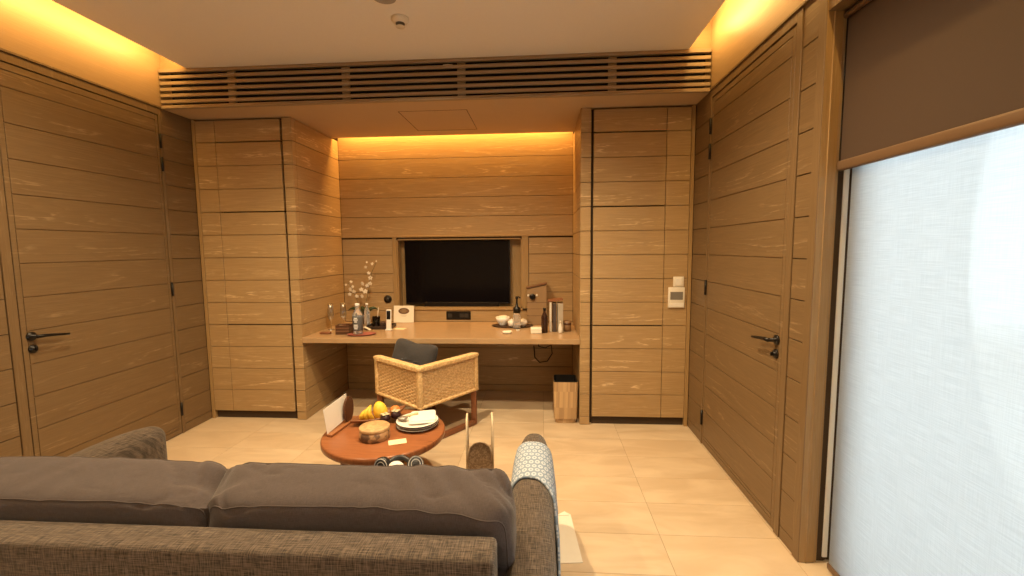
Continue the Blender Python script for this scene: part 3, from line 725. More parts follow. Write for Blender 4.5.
b = MB(); b.superq((.50, .50, .09), (9, 9, 4), 12, None, Matrix.Translation((cen.x + .01, cen.y + .01, .392)) @ Matrix.Rotation(ang, 4, 'Z')); at(b, L).build('seat_cushion', M_GREYFAB, t)
for P in (A2, B2, C2, D2):
    i = P + (cen - P) * .04
    b = MB(); b.box(i.x - .023, i.x + .023, i.y - .023, i.y + .023, 0, .32, .004, 2); at(b, L).build('leg', M_REDWOOD, t)
for P, Q in ((A2, B2), (C2, D2)):
    d = Vector((Q.x - P.x, Q.y - P.y)); an = math.atan2(d.y, d.x); b = MB()
    b.box(0.03, d.length - .03, -.02, .02, .002, .042, .004, 2, Matrix.Translation((P.x, P.y, 0)) @ Matrix.Rotation(an, 4, 'Z')); at(b, L).build('floor_runner', M_REDWOOD, t)
# loose cushion in the corner of the chair
Mx = Matrix.Translation((-1.070, 3.555, .592)) @ Matrix.Rotation(math.radians(-9), 4, 'Z') @ Matrix.Rotation(math.radians(-18), 4, 'X') @ Matrix.Rotation(math.radians(9), 4, 'Y')
def pfn(q):
    k = (abs(q.x) / .20) * (abs(q.z) / .19); q = q.copy()
    q.x *= 1 + .10 * k * k; q.z *= 1 + .16 * k * k; q.z -= .022 * max(0, 1 - abs(q.x) / .2) * (1 if q.z > 0 else 0) ; q.y += .006 * noise.noise(q * 12); return q
b = MB(); b.superq((.38, .14, .33), (5.5, 1.9, 5.5), 24, pfn, Mx); o = b.build('throw_pillow', M_GREYFAB, loc=(-1.045, 3.475, .41))
tag(o, 'charcoal grey scatter cushion leaning in the corner of the wicker armchair', 'cushion')

# waste bin
t = thing('waste_bin', 'square bamboo waste bin with black liner beside the right cabinet', 'bin', (.208, 3.82, 0))
b = MB(); bb = bmesh.new(); bmesh.ops.create_cube(bb, size=1)
for v in bb.verts: k = .088 if v.co.z < 0 else .107; v.co = Vector((math.copysign(k, v.co.x), math.copysign(k, v.co.y), .001 if v.co.z < 0 else .37))
ve = [e for e in bb.edges if abs(e.verts[0].co.z - e.verts[1].co.z) > .1]
bmesh.ops.bevel(bb, geom=ve, offset=.03, segments=5, profile=.5, affect='EDGES')
top = max(bb.faces, key=lambda fc: fc.calc_center_median().z)
r_ = bmesh.ops.inset_individual(bb, faces=[top], thickness=.008); bmesh.ops.translate(bb, verts=top.verts[:], vec=(0, 0, -.33))
b._take(bb); b.build('bin_body', M_BAMBOO, t)
b = MB(); bb = bmesh.new(); bmesh.ops.create_cube(bb, size=1)
for v in bb.verts: k = .080 if v.co.z < 0 else .0985; v.co = Vector((math.copysign(k, v.co.x), math.copysign(k, v.co.y), .05 if v.co.z < 0 else .378))
ve = [e for e in bb.edges if abs(e.verts[0].co.z - e.verts[1].co.z) > .1]
bmesh.ops.bevel(bb, geom=ve, offset=.027, segments=5, profile=.5, affect='EDGES')
top = max(bb.faces, key=lambda fc: fc.calc_center_median().z); bmesh.ops.inset_individual(bb, faces=[top], thickness=.003); bmesh.ops.translate(bb, verts=top.verts[:], vec=(0, 0, -.30))
b._take(bb); b.build('liner', plain('bin_liner', (0.012, 0.011, 0.011), 0.35), t)

# hanging cable below the desk
b = MB(); b.tube([(-.03, 4.54, .702), (-.04, 4.53, .60), (-.03, 4.52, .50), (.04, 4.51, .485), (.10, 4.50, .52), (.11, 4.50, .43), (.06, 4.51, .345), (-.02, 4.52, .33), (-.07, 4.53, .38), (-.08, 4.55, .5)], .006, 8)
tag(b.build('power_cable', M_BLACK, loc=(-.03, 4.54, .70)), 'black cable hanging in a loop below the desk near the waste bin', 'cable')

# tote bag between sofa and table
t = thing('tote_bag', 'brown woven tote bag with upright pale rope handles in front of the sofa', 'bag', (-.378, 2.58, 0), math.radians(7.8))
M_BAGW = mottled('bag_weave', (0.20, 0.125, 0.070), (0.33, 0.225, 0.14), 70)
b = MB(); prof = []
hw = .072
arch = [(-hw, 0.0), (-hw, .30), (-hw * .93, .35), (-hw * .75, .385), (-hw * .4, .408), (0, .414), (hw * .4, .408), (hw * .75, .385), (hw * .93, .35), (hw, .30), (hw, 0)]
Mx = Matrix.Rotation(PI / 2, 4, 'X')
b.box(-hw, hw, .145, .155, 0, .25)           # low far end panel
b.prism(arch, .145, .155, M=Mx)        # near end panel
b.prism([(-.15, 0), (.15, 0), (.15, .25), (-.15, .33)], -hw, -hw + .008, M=Matrix(((0,0,1,0),(1,0,0,0),(0,1,0,0),(0,0,0,1)))); b.prism([(-.15, 0), (.15, 0), (.15, .25), (-.15, .33)], hw - .008, hw, M=Matrix(((0,0,1,0),(1,0,0,0),(0,1,0,0),(0,0,0,1)))); b.box(-hw, hw, -.15, .15, 0, .01)
b.build('bag_body', M_BAGW, t)
b = MB(); b.tube([(x, -.157, z) for x, z in arch[1:-1]], .006, 6); b.build('rim_binding', plain('bag_binding', (0.42, 0.31, 0.20), 0.8), t)
for s_ in (-1, 1):
    b = MB(); pts = []
    for k in range(13):
        a = PI * k / 12; pts.append((s_ * (hw + .004), -.09 * math.cos(a), .30 + .205 * min(1, math.sin(a) * 1.25) if 0 < k < 12 else .20))
    b.tube(pts, .0068, 8); b.build('rope_handle', plain('pale_rope', (0.62, 0.50, 0.34), 0.8, bump=.5, scale=150), t)

# ------------------------------------------------------------------ things on the coffee table
def T(x, y, z=TZ): return (x, y, z + .0005)
# menu stand and card
sd_ = Vector((-1.285 + 1.318, 2.80 - 2.50)).normalized(); an = math.atan2(sd_.y, sd_.x)
t = thing('menu_stand', 'dark wooden stand with an oval back board behind the white card', 'stand', T(-1.292, 2.675), an)
b = MB(); b.box(-.155, .155, -.030, .006, 0, .016, .003); b.build('base_bar', plain('stand_base_wood', (0.30, 0.12, 0.045), 0.4, vary=.2, scale=15), t)
b = MB(); ov = [(.055 * math.cos(k * PI / 14) + .05, .085 * math.sin(k * PI / 14) + .098) for k in range(28)]
b.prism(ov, -.006, .006, M=Matrix.Translation((.02, -.012, -.002)) @ Matrix.Rotation(PI / 2, 4, 'X')); b.build('back_board', M_BROWNWOOD, t)
b = MB(); b.box(-.13, .13, -.001, .001, -.078, .078, M=Matrix.Translation((-.025, .012, .102)) @ Matrix.Rotation(math.radians(-5), 4, 'X') @ Matrix.Rotation(math.radians(-4), 4, 'Y'))
b.box(.005, .015, .0012, .0016, .035, .047, M=Matrix.Translation((-.025, .012, .102)) @ Matrix.Rotation(math.radians(-5), 4, 'X'))
b.bm.transform(Matrix.Rotation(an, 4, 'Z'))
o = b.build('menu_card', plain('white_card', (0.80, 0.77, 0.70), 0.7, vary=.02)); o.location = T(-1.292, 2.675)
tag(o, 'blank white landscape card leaning on the wooden stand on the table', 'card')
# round box
t = thing('round_box', 'round mottled bark box with a pale lid on the coffee table', 'box', T(-1.013, 2.525))
b = MB(); b.lathe([(0, 0), (.087, 0), (.089, .003), (.089, .056), (0, .056)], n=40); b.build('box_body', mottled('bark_band', (0.085, 0.040, 0.020), (0.36, 0.20, 0.09), 22), t)
b = MB(); b.lathe([(.0895, .056), (.0905, .058), (.0905, .073), (.087, .076), (0, .077)], n=40); b.build('lid', mottled('birch_lid', (0.42, 0.26, 0.12), (0.55, 0.36, 0.17), 26), t)
# plates
pr_ = [(0, .004), (.075, .004), (.085, .006), (.130, .018), (.134, .0185), (.135, .0205), (.130, .0215), (.086, .011), (.075, .009), (0, .009)]
def plate(z, label, parent_loc):
    t = thing('plate', label, 'plate', parent_loc, 0, 'stacked plates on the coffee table')
    MB().lathe(pr_, n=48).build('dish', M_WHITE, t)
    MB().lathe([(.1335, .0180), (.1358, .0188), (.1358, .0202), (.1335, .0218)], n=48).build('rim_line', plain('plate_rim_dark', (0.06, 0.05, 0.05), 0.3), t)
    return t
p1 = plate(0, 'bottom plate of the white stack on the coffee table', (-.803, 2.715, TZ - .0035))
p2 = copytree(p1, (-.801, 2.717, TZ + .0095), .3, 'middle plate of the white stack on the coffee table', 'stacked plates on the coffee table')
p3 = copytree(p1, (-.803, 2.714, TZ + .0225), .8, 'top plate of the white stack, under the napkin', 'stacked plates on the coffee table')
PZ = TZ + .0225 + .0217
b = MB(); Mn = Matrix.Translation((-.775, 2.735, PZ + .004)) @ Matrix.Rotation(math.radians(14), 4, 'Z') @ Matrix.Rotation(math.radians(3), 4, 'X')
for k in range(3):
    b.superq((.170 - .006 * k, .170 - .008 * k, .008), (14, 14, 3), 10, lambda q, k=k: q + Vector((0, 0, .003 * noise.noise(q * 14 + Vector((k, 0, 0))))), Mn @ Matrix.Translation((.003 * k, .004 * k, .0045 * k)))
o = b.build('napkin', plain('white_linen', (0.80, 0.77, 0.70), 0.9, vary=.05, scale=25, bump=.2), loc=(-.775, 2.735, PZ)); tag(o, 'folded white linen napkin on top of the plate stack', 'napkin')
t = thing('spoon', 'small grey spoon with a cream handle beside the napkin on the plates', 'spoon', (-.895, 2.70, PZ), .35)
b = MB(); b.ell((0, 0, .012), (.034, .024, .012)); b.build('bowl', plain('grey_pewter', (0.30, 0.28, 0.25), .35, metal=.6), t)
b = MB(); b.tube([(.02, .008, .017), (.06, .018, .022), (.10, .024, .024)], [.006, .008, .008], 8); b.build('handle', plain('bone_handle', (0.66, 0.52, 0.30), .5), t)
# note
b = MB(); b.box(-.052, .052, -.033, .033, 0, .0012); b.box(-.02, .012, .004, .0055, .0012, .0014); b.bm.transform(Matrix.Rotation(math.radians(22), 4, 'Z'))
o = b.build('note_card', M_YPAPER); o.location = T(-.857, 2.475); tag(o, 'small pale yellow note lying on the coffee table before the plates', 'note')
# headphones
t = thing('headphones', 'black and white headphones on the sofa seat edge before the coffee table', 'headphones', (-.660, 1.965, .4565), .12)
t.scale = (1.1, 1.1, 1.22)
M_HB = plain('headphone_black', (0.015, 0.015, 0.017), .35)
def cup(name, x, rot, mats):
    Mx = Matrix.Translation((x, 0, .034)) @ Matrix.Rotation(rot, 4, 'X') @ Matrix.Rotation(.25 if x > 0 else -.3, 4, 'Y')
    b = MB(); b.lathe([(0, -.018), (.030, -.018), (.037, -.010), (.037, .008), (.031, .016), (0, .016)], n=28, M=Mx); c_ = b.build(name, mats, t)
    b = MB()
    for rr in (.030, .019): b.lathe([(rr - .002, .0155), (rr, .019), (rr + .002, .0155)], n=28, M=Mx)
    b.build('trim_ring', plain('headphone_grey', (0.42, 0.41, 0.40), .3), c_)
cup('ear_cup', .055, math.radians(48), M_HB); cup('ear_cup', -.085, math.radians(75), M_HB)
b = MB(); pts = [(-.085 + .14 * k / 10, -.015 + .050 * math.sin(PI * k / 10), .034 + .02 * math.sin(PI * k / 10)) for k in range(11)]
b.tube(pts, .011, 8); b.build('headband', M_HB, t)
b = MB(); b.ell((-.025, -.012, .03), (.036, .03, .028)); b.build('padding', plain('headphone_white', (0.70, 0.67, 0.62), .6), t)
# leaf shaped wooden bowl with fruit
an = math.atan2(2.985 - 2.735, -.965 + 1.215)
t = thing('fruit_bowl', 'leaf shaped dark wooden fruit bowl at the far side of the coffee table', 'bowl', T(-1.085, 2.785), math.radians(36))
bb = bmesh.new(); N1, N2 = 24, 10; g_ = []
for i in range(N1 + 1):
    s_ = -1 + 2 * i / N1; wd = .082 * (1 - abs(s_) ** 2.2) + .003; row = []
    lift = .010 + .055 * max(0, s_) ** 3 + .02 * max(0, -s_) ** 3
    for j in range(N2 + 1):
        a = -1 + 2 * j / N2; row.append(bb.verts.new((s_ * .185, a * wd, lift * .9 + .034 * a * a * (1 - abs(s_) ** 3 * .6))))
    g_.append(row)
for i in range(N1):
    for j in range(N2): fc = bb.faces.new((g_[i][j], g_[i][j + 1], g_[i + 1][j + 1], g_[i + 1][j])); fc.smooth = True
b = MB(); b._take(bb); o = b.build('wooden_shell', plain('bowl_wood', (0.21, 0.085, 0.035), .4, vary=.3, scale=12), t)
sd = o.modifiers.new('thick', 'SOLIDIFY'); sd.thickness = .008; sd.offset = -1
FZ = TZ + .018
def egg(q): q = q.copy(); k = 1 - .14 * q.z; q.x *= k; q.y *= k; return q
t = thing('mango', 'large yellow mango in the fruit bowl', 'fruit', (-1.070, 2.775, FZ - .008))
b = MB(); b.ell((0, 0, .066), (.047, .044, .064), Matrix.Rotation(math.radians(-14), 4, 'Y'), 20, egg); b.build('flesh', mottled('mango_skin', (0.78, 0.47, 0.035), (0.85, 0.56, 0.07), 20), t)
b = MB(); b.tube([(-.017, 0, .126), (-.019, 0, .134)], .004, 6); b.build('stem', M_BROWNWOOD, t)
t = thing('banana_bunch', 'bunch of small yellow bananas left of the mango', 'bananas', (-1.138, 2.755, FZ - .004), .2)
for k, (dx, lean) in enumerate(((-.024, -.25), (-.004, 0.0), (.014, .2))):
    pts = [((k - 1) * .034 * (1 - (j / 7) ** 1.6) - .022 * math.sin(j / 7 * PI) + .012 * (j / 7), -.034 * math.sin(j / 7 * PI) - .006 * (k == 1), .004 + (.100 - .01 * (k == 0)) * j / 7) for j in range(8)]
    b = MB(); b.tube(pts, [.006, .012, .016, .017, .017, .015, .010, .005], 8); b.build('banana', plain('banana_skin', (0.80, 0.50, 0.05), .45, vary=.08), t)
t = thing('orange', 'small orange fruit right of the mango', 'fruit', (-.990, 2.835, FZ + .006)); b = MB(); b.ell((0, 0, .033), (.035, .035, .033)); b.build('peel', plain('orange_peel', (0.60, 0.20, 0.05), .5, bump=.2, scale=200), t)
b = MB(); b.lathe([(0, .0655), (.005, .066), (.004, .068), (0, .069)], n=10); b.build('stem', plain('fruit_stem', (0.12, .10, .03), .7), t)
def mangosteen(loc, label, rz=0.):
    t = thing('mangosteen', label, 'fruit', loc, rz, 'mangosteens in the fruit bowl')
    b = MB(); b.ell((0, 0, .029), (.033, .033, .029)); b.build('rind', plain('mangosteen_rind', (0.035, 0.012, 0.015), .4), t)
    b = MB()
    for k in range(4):
        a = k * PI / 2; b.ell((.016 * math.cos(a), .016 * math.sin(a), .057), (.016, .013, .004), Matrix.Rotation(a, 4, 'Z') , 10)
    b.tube([(0, 0, .057), (0, 0, .068)], .004, 6); b.build('calyx', plain('mangosteen_calyx', (0.50, 0.44, 0.28), .6), t)
    return t
mg = mangosteen((-1.020, 2.725, FZ - .003), 'dark mangosteen nearest the round box in the fruit bowl')
copytree(mg, (-.965, 2.775, FZ + .003), .6, 'dark mangosteen between the orange and the plate stack', 'mangosteens in the fruit bowl')

# ------------------------------------------------------------------ things on the desk
DZ0 = .7505
def wine_glass():
    t = thing('wine_glass', 'clear stemmed glass nearest the left cabinet wall', 'glass', (-2.03, 4.085, DZ0), 0, 'stemmed glasses on the desk')
    b = MB(); b.lathe([(0, 0), (.030, 0), (.031, .002), (.008, .006), (.004, .012), (.004, .085), (.010, .095), (.026, .12), (.030, .15), (.027, .20), (.022, .255),
                       (.0208, .255), (.0258, .20), (.0288, .15), (.0245, .122), (.008, .100), (0, .097)], n=28); b.build('goblet', M_GLASSW, t); return t
wg = wine_glass()
copytree(wg, (-1.928, 4.135, DZ0), 0, 'clear stemmed glass between the dark caddy and the water bottle', 'stemmed glasses on the desk')
t = thing('storage_caddy', 'small dark brown open caddy at the left end of the desk', 'caddy', (-1.815, 3.90, DZ0), .1)
b = MB(); w_ = .062
b.box(-w_, w_, -.05, .05, 0, .008)
for s_ in (-1, 1): b.box(min(s_ * w_, s_ * (w_ - .007)), max(s_ * w_, s_ * (w_ - .007)), -.05, .05, 0, .085, .001); b.box(-w_, w_, min(s_ * .05, s_ * .043), max(s_ * .05, s_ * .043), 0, .085, .001)
b.build('caddy_shell', M_BROWNWOOD, t)
b = MB()
for z in (.03, .058): b.box(-w_ - .001, w_ + .001, -.0515, .0515, z - .004, z + .004)
b.build('band', plain('caddy_band', (0.20, 0.10, 0.05), .5), t)
for k in range(3):
    o = tag(MB().box(-.017, .017, -.004, .004, 0, .07, .001, M=Matrix.Rotation(.15 * (k - 1), 4, 'X')).build('sachet', plain('sachet_paper', ((0.55, .4, .25), (.35, .16, .08), (.6, .55, .45))[k], .6)),
            ['tan sachet standing in the dark caddy, leftmost', 'brown sachet standing in the middle of the dark caddy', 'pale sachet standing in the dark caddy, rightmost'][k], 'sachet', 'sachets in the caddy'); o.location = (-1.848 + .034 * k, 3.90, DZ0 + .0095)
o = tag(MB().superq((.10, .05, .018), (6, 6, 3), 8).build('eyeglasses_case', M_REDWOOD), 'small red brown oval case at the far left end of the desk', 'case'); o.location = (-1.985, 3.88, DZ0 + .0095)
# pinkish dish
t = thing('serving_dish', 'shallow red pink dish at the front of the desk under the water bottle', 'dish', (-1.625, 3.835, DZ0), .25)
b = MB(); b.lathe([(0, 0), (.09, 0), (.125, .010), (.128, .013), (.122, .013), (.088, .004), (0, .004)], n=40, M=Matrix.Diagonal((1, .62, 1, 1))); b.build('dish', plain('red_lacquer', (0.34, 0.10, 0.075), .35), t)
def bottle(name, label, loc, h, r_, mat, capm, lab=None, group=None):
    t = thing(name, label, 'bottle', loc, 0, group)
    k = h / .28
    b = MB(); b.lathe([(0, 0), (r_ * .9, 0), (r_, .006), (r_, .62 * h), (r_ * .9, .68 * h), (r_ * .45, .80 * h), (r_ * .38, .84 * h), (r_ * .38, .92 * h), (0, .92 * h)], n=28); b.build('bottle_body', mat, t)
    b = MB(); b.lathe([(0, .90 * h), (r_ * .46, .90 * h), (r_ * .46, .995 * h), (r_ * .40, h), (0, h)], n=24); b.build('cap', capm, t)
    if lab:
        b = MB(); b.lathe([(r_ * 1.012, .12 * h), (r_ * 1.03, .125 * h), (r_ * 1.03, .575 * h), (r_ * 1.012, .58 * h)], n=28); l_ = b.build('paper_label', lab, t)
    return t
t = bottle('water_bottle', 'clear water bottle with a grey label at the front left of the desk', (-1.668, 3.862, DZ0 + .0045), .28, .045, M_PETG, plain('bottle_cap_white', (.75, .75, .75), .4), plain('grey_label', (0.09, 0.09, 0.09), .5))
m_ = plain('label_print_white', (.8, .8, .8), .5)
for z, w_ in ((.150, .03), (.135, .04), (.118, .026), (.088, .036), (.072, .04), (.056, .03)): MB().box(-w_ / 2, w_ / 2, -.0475, -.0460, z - .0045, z + .0045).build('label_print', m_, t)
bottle('water_bottle', 'clear bottle with a white cap standing behind the labelled water bottle', (-1.735, 4.245, DZ0 + .0), .238, .030, M_PETG, M_WHITE)
# black tray with glassware
t = thing('serving_tray', 'black tray with small items behind the water bottle', 'tray', (-1.585, 4.20, DZ0), .05)
b = MB(); b.box(-.125, .125, -.10, .10, 0, .006, .002)
for s_ in (-1, 1): b.box(s_ * .125 - .004, s_ * .125 + .004, -.10, .10, 0, .03, .002); b.box(-.125, .125, s_ * .10 - .004, s_ * .10 + .004, 0, .03, .002)
b.build('tray_body', plain('tray_black', (0.03, 0.018, 0.013), .4), t)
t = thing('glass_jar', 'squat glass jar with a stirrer on the black tray', 'jar', (-1.640, 4.235, DZ0 + .0065))
b = MB(); b.lathe([(0, 0), (.036, 0), (.038, .004), (.038, .10), (.036, .10), (.036, .006), (0, .006)], n=28); b.build('jar_body', M_CLEAR, t)
b = MB(); b.lathe([(0, .007), (.034, .007), (.034, .055), (0, .055)], n=24); b.build('coffee_beans', plain('jar_contents', (0.06, 0.028, 0.014), .6, vary=.4, scale=200), t)
b = MB(); b.tube([(.01, 0, .056), (.026, 0, .18)], .003, 6); b.ell((.026, 0, .183), (.006, .006, .006)); b.build('stirrer', M_CREAM, t)
for k, (x, y, rz, c) in enumerate(((-1.55, 4.16, .1, (.05, .03, .02)), (-1.500, 4.18, -.1, (.10, .05, .03)), (-1.525, 4.24, .3, (.04, .03, .03)))):
    t_ = thing('tea_tin', ['dark brown tin at the front of the black tray', 'reddish brown tin at the right of the black tray', 'black tin at the back of the black tray'][k], 'tin', (x, y, DZ0 + .0065), rz, 'tins on the tray')
    b = MB(); b.box(-.022, .022, -.018, .018, 0, .052, .003, 2); b.build('tin_body', plain('tin_paint', c, .3), t_); b = MB(); b.box(-.0225, .0225, -.0185, .0185, .0525, .060, .002); b.build('tin_lid', plain('tin_lid', tuple(min(1, v * 2.2) for v in c), .3), t_)
for k in range(2):
    o = tag(MB().box(-.032, .032, -.016, .016, -.004, .004, .001, M=Matrix.Rotation((.45, -.3)[k], 4, 'Y')).build('sugar_sachet', M_PAPER), ['white sachet tilted up between the two bottles', 'white sachet lying behind the water bottle'][k], 'sachet', 'white sachets by the bottles'); o.location = ((-1.655, 4.05, DZ0 + .020), (-1.735, 4.09, DZ0 + .0145))[k]
# handset with note
t = thing('cordless_handset', 'slim upright white handset with a black top half', 'handset', (-1.497, 4.04, DZ0), -.05)
t.location = (-1.452, 4.06, DZ0)
b = MB(); b.box(-.030, .030, -.022, .022, 0, .014, .004, 2); b.box(-.024, .024, -.011, .011, .012, .20, .006, 3, Matrix.Rotation(math.radians(-5), 4, 'X')); b.build('handset_body', M_WHITE, t)
b = MB(); b.box(-.019, .019, -.0130, -.009, .105, .188, .002, 1, Matrix.Rotation(math.radians(-5), 4, 'X')); b.build('keypad', M_BLACK, t)
o = tag(MB().box(-.055, .055, -.035, .035, 0, .002).build('note_card', M_YPAPER), 'pale note lying on the desk at the foot of the handset', 'note'); o.location = (-1.372, 4.14, DZ0); o.rotation_euler = (0, 0, -.15)
# cream card with oval emblem
t = thing('welcome_card', 'square cream card with a brown oval emblem leaning against the wall', 'card', (-1.447, 4.50, DZ0), .0)
b = MB(); tl_ = Matrix.Rotation(math.radians(-8), 4, 'X'); b.box(-.108, .108, -.003, .003, .0, .178, .001, M=tl_); b.build('card_board', M_PAPER, t)
b = MB(); b.prism([(.058 * math.cos(k * PI / 16), .032 * math.sin(k * PI / 16)) for k in range(32)], .003, .0042, M=tl_ @ Matrix.Translation((0, 0, .122)) @ Matrix.Rotation(PI / 2, 4, 'X')); em = b.build('emblem', plain('emblem_brown', (0.14, 0.075, 0.035), .6), t)
b = MB()
for z, w_ in ((.134, .045), (.122, .08), (.110, .05)): b.box(-w_ / 2, w_ / 2, -.0046, -.0040, z - .0022, z + .0022, M=tl_)
b.build('emblem_print', plain('emblem_gold', (0.42, 0.29, 0.15), .6), em)
b = MB()
for z, w_ in ((.078, .07), (.066, .05)): b.box(-w_ / 2, w_ / 2, -.0036, -.0030, z - .0012, z + .0012, M=tl_)
b.build('print_lines', plain('print_grey', (0.45, 0.38, 0.28), .6), t)
# orchid
t = thing('orchid', 'white orchid with two flower sprays behind the bottles', 'plant', (-1.84, 4.42, DZ0))
b = MB(); b.lathe([(0, 0), (.035, 0), (.048, .10), (.045, .10), (.034, .006), (0, .006)], n=24); b.build('pot', plain('dark_pot', (0.05, 0.03, 0.02), .4), t)
b = MB()
for a, l_ in ((.3, .15), (2.0, .14), (3.4, .16), (5.0, .13)):
    pts = [(l_ * k / 6 * math.cos(a), l_ * .6 * k / 6 * math.sin(a), .09 + .075 * math.sin(k / 6 * 2.3)) for k in range(7)]
    b.tube(pts, [.006, .016, .02, .02, .017, .011, .003], 6)
b.build('leaves', plain('orchid_leaf', (0.03, 0.05, 0.015), .4), t)
def spray(ctrl, flowers, seed):
    b = MB(); b.tube(ctrl, .0025, 6); st = b.build('stem', plain('orchid_stem', (0.10, 0.085, 0.03), .5), t)
    rn = random.Random(seed)
    for (x, z, sc) in flowers:
        b = MB(); c = Vector((x, -.02, z))
        R0 = Matrix.Rotation(rn.uniform(-.5, .5), 4, 'Z') @ Matrix.Rotation(rn.uniform(-.4, .4), 4, 'X')
        for k in range(5):
            a = PI / 2 + k * 2 * PI / 5 + rn.uniform(-.15, .15)
            Mp = R0 @ Matrix.Rotation(-a, 4, 'Y'); pp = Mp @ Vector((.012 * sc, 0, 0))
            b.ell(c + pp, (.0115 * sc, .003, .0085 * sc), Mp, 8)
        b.ell(c + Vector((0, -.008, -.004)), (.004, .006, .004), None, 8)
        b.build('flower', plain('orchid_petal', (0.74, 0.66, 0.54), .6), t)
Z_ = lambda z: z - DZ0
spray([(0, 0, .10), (.03, -.01, .22), (.06, -.01, .33), (.085, -.02, .45), (.11, -.02, .54), (.16, -.02, .645)], [(-.005, Z_(1.04), .9), (.03, Z_(1.09), 1.1), (-.01, Z_(1.11), 1.0), (.005, Z_(1.17), 1.05), (.055, Z_(1.15), .95), (.085, Z_(1.17), 1.0), (.09, Z_(1.23), 1.0), (.075, Z_(1.28), .8), (.045, Z_(1.34), .7), (.06, Z_(1.39), .5), (.115, Z_(1.375), .75), (.16, Z_(1.40), .5)], 3)
spray([(0, 0, .10), (-.05, -.01, .22), (-.09, -.01, .31), (-.12, -.02, .40), (-.15, -.02, .43)], [(-.06, Z_(1.04), .9), (-.09, Z_(1.09), 1.0), (-.135, Z_(1.06), .9), (-.125, Z_(1.11), 1.05), (-.10, Z_(1.14), .8), (-.115, Z_(1.19), .7), (-.17, Z_(1.16), .55)], 5)

# right-hand group
t = thing('serving_tray', 'thin dark tray under the white bowl and cups', 'tray', (-.285, 4.30, DZ0), -.06)
b = MB(); b.lathe([(0, 0), (.18, 0), (.205, .008), (.207, .011), (.18, .005), (0, .005)], n=40, M=Matrix.Diagonal((1, .55, 1, 1))); b.build('tray_body', plain('tray_dark', (0.05, 0.025, 0.014), .4), t)
t = thing('bowl', 'white bowl with a folded cloth at the left of the dark tray', 'bowl', (-.385, 4.335, DZ0 + .0055))
b = MB(); b.lathe([(0, 0), (.034, 0), (.036, .006), (.062, .045), (.072, .082), (.0695, .082), (.058, .046), (.03, .010), (0, .010)], n=36); b.build('bowl_body', M_WHITE, t)
o = tag(MB().superq((.105, .10, .04), (3, 3, 2.2), 10, lambda q: q + noise.noise_vector(q * 22) * .008).build('face_cloth', plain('towel_white', (.74, .68, .58), .95, bump=.4, scale=120)), 'rolled white cloth filling the white bowl', 'cloth'); o.location = (-.385, 4.335, DZ0 + .082)
def cup_(loc, label):
    t = thing('teacup', label, 'cup', loc, 0, 'teacups on the dark tray')
    b = MB(); b.lathe([(0, .0), (.020, 0), (.036, .016), (.041, .042), (.034, .060), (.031, .060), (.038, .042), (.033, .018), (.018, .004), (0, .004)], n=28); b.build('cup_body', M_WHITE, t)
    b = MB(); b.lathe([(0, .060), (.030, .060), (.024, .068), (.006, .072), (.006, .078), (0, .078)], n=24); b.build('cup_lid', M_WHITE, t); return t
c1 = cup_((-.290, 4.250, DZ0 + .0055), 'round white lidded cup left of the black capped bottle'); copytree(c1, (-.180, 4.285, DZ0 + .0055), 0, 'round white lidded cup right of the black capped bottle', 'teacups on the dark tray')
t = thing('dispenser_bottle', 'clear pump bottle with a tall black neck on the right of the desk', 'bottle', (-.234, 4.170, DZ0 + .001))
b = MB(); b.lathe([(0, 0), (.036, 0), (.038, .006), (.038, .12), (.030, .15), (.018, .16), (0, .16)], n=28); b.build('bottle_body', M_PETG, t)
b = MB(); b.lathe([(0, .155), (.036, .155), (.036, .20), (.014, .215), (.009, .25), (.009, .285), (.014, .29), (.014, .31), (0, .312)], n=24); b.build('pump_neck', M_BLACK, t)
b = MB(); b.tube([(0, 0, .30), (.02, -.01, .31), (.035, -.018, .295)], .006, 8); b.build('spout', M_BLACK, t)
o = tag(MB().superq((.085, .055, .022), (6, 6, 3), 10, lambda q: q + noise.noise_vector(q * 30) * .004).build('napkin', M_PAPER), 'small folded cream napkin lying at the front right of the desk', 'napkin'); o.location = (-.31, 3.93, DZ0 + .0145)
o = tag(MB().superq((.03, .02, .010), (3, 3, 2.5), 6).build('wrapped_candy', M_PAPER), 'tiny pale wrapped sweet in front of the pump bottle', 'candy'); o.location = (-.221, 4.06, DZ0 + .005)
t = thing('box', 'small cream box at the front right of the desk', 'box', (-.048, 3.955, DZ0), .04)
b = MB(); b.box(-.050, .050, -.04, .04, 0, .052, .007, 3); b.build('box_body', M_PAPER, t); b = MB(); b.box(-.0505, .0505, -.0405, .0405, .034, .036); b.build('lid_seam', plain('box_seam', (.45, .36, .25), .8), t)
# tall wooden box with slanted lid and knob
t = thing('tea_chest', 'tall oak box with a slanted lid and a round black knob', 'box', (-.045, 4.46, DZ0), 0)
b = MB(); w_ = .098
b.prism([(-w_, 0), (w_, 0), (w_, .40), (-w_, .355)], -.06, .06, M=Matrix.Rotation(PI / 2, 4, 'X'), bev=.002); b.build('chest_body', M_GOLD, t)
b = MB(); b.prism([(-w_ - .008, .36), (w_ + .004, .407), (w_ + .004, .425), (-w_ - .008, .375)], -.066, .066, M=Matrix.Rotation(PI / 2, 4, 'X'), bev=.002); b.build('slanted_lid', plain('lid_wood', (0.16, 0.075, 0.035), .4), t)
b = MB()
for z in (.09, .16, .225): b.box(-w_ - .001, w_ + .001, -.0615, -.059, z - .0015, z + .0015)
b.build('front_groove', M_BROWNWOOD, t)
Mx = Matrix.Translation((-.043, -.06, .285)) @ Matrix.Rotation(PI / 2, 4, 'X')
b = MB(); b.lathe([(0, 0), (.014, 0), (.014, .010), (.030, .014), (.030, .024), (.024, .030), (0, .030)], n=24, M=Mx); b.build('knob', M_BLACK, t)
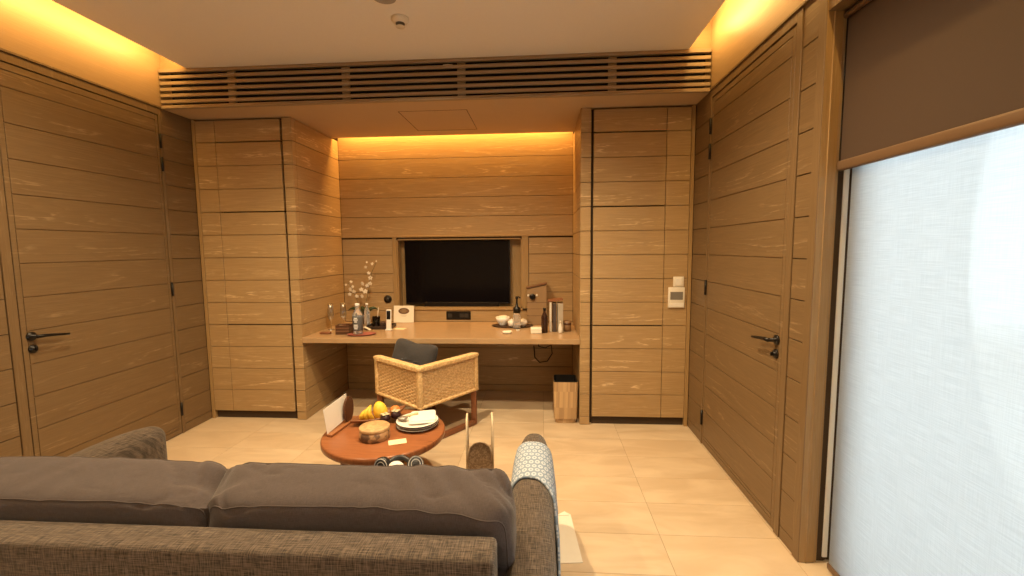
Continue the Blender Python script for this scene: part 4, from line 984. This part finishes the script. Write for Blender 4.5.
for s_ in (-1, 1):
    b = MB(); b.ell((-.043 + s_ * .043, -.064, .295), (.011, .006, .013), None, 10); b.build('stud', M_CREAM, t)
# dark bottle, books, carafe figurine
bottle('oil_bottle', 'dark brown bottle between the cream box and the books', (.028, 3.985, DZ0), .225, .030, plain('brown_glass', (0.035, 0.014, 0.008), .15), M_BLACK)
bk = [(.018, .20, .272, (.66, .60, .50), 'white spined book upright at the left of the book row'), (.032, .17, .262, (.07, .05, .045), 'dark book upright between the white and grey books'), (.050, .19, .262, (.40, .35, .28), 'thick grey beige book upright at the right of the book row')]
x = .075
for k, (th, dp, h_, c, lb) in enumerate(bk):
    t = thing('book', lb, 'book', (x + th / 2, 4.02, DZ0), 0, 'books standing on the desk')
    b = MB(); b.box(-th / 2, -th / 2 + .003, 0, dp, 0, h_, .0008); b.box(th / 2 - .003, th / 2, 0, dp, 0, h_, .0008); b.box(-th / 2, th / 2, -.003, .001, 0, h_, .0012); b.build('cover', plain('book_cover', c, .5), t)
    b = MB(); b.box(-th / 2 + .003, th / 2 - .003, .001, dp - .004, .004, h_ - .004); b.build('pages', plain('book_pages', (0.52, 0.40, 0.26), .9), t)
    x += th + .012
o = tag(MB().box(-.085, .055, -.07, .07, 0, .012, .002, M=Matrix.Rotation(math.radians(-7), 4, 'Y')).build('clipboard', M_REDWOOD), 'thin brown board lying on top of the upright books', 'board'); o.location = (.145, 4.115, DZ0 + .2815)
t = thing('small_bottle', 'small white slender bottle in front of the grey book', 'bottle', (.172, 3.965, DZ0))
b = MB(); b.lathe([(0, 0), (.017, 0), (.019, .01), (.018, .05), (.008, .085), (.007, .092), (0, .092)], n=20); b.build('bottle_body', M_WHITE, t); b = MB(); b.lathe([(0, .0925), (.008, .0925), (.0075, .112), (0, .114)], n=16); b.build('stopper', M_CREAM, t)
t = thing('carafe', 'brown wooden cup at the right end of the desk beside the books', 'cup', (.240, 4.06, DZ0)); t.name = 'wooden_cup'
b = MB(); b.lathe([(0, 0), (.030, 0), (.034, .02), (.036, .10), (.033, .10), (.031, .02), (0, .008)], n=24); b.build('cup_body', plain('cup_wood', (0.22, 0.12, 0.055), .5, vary=.25, scale=20), t)
b = MB(); b.lathe([(.0355, .060), (.0372, .062), (.0372, .078), (.0355, .080)], n=24); b.build('band', M_BROWNWOOD, t)
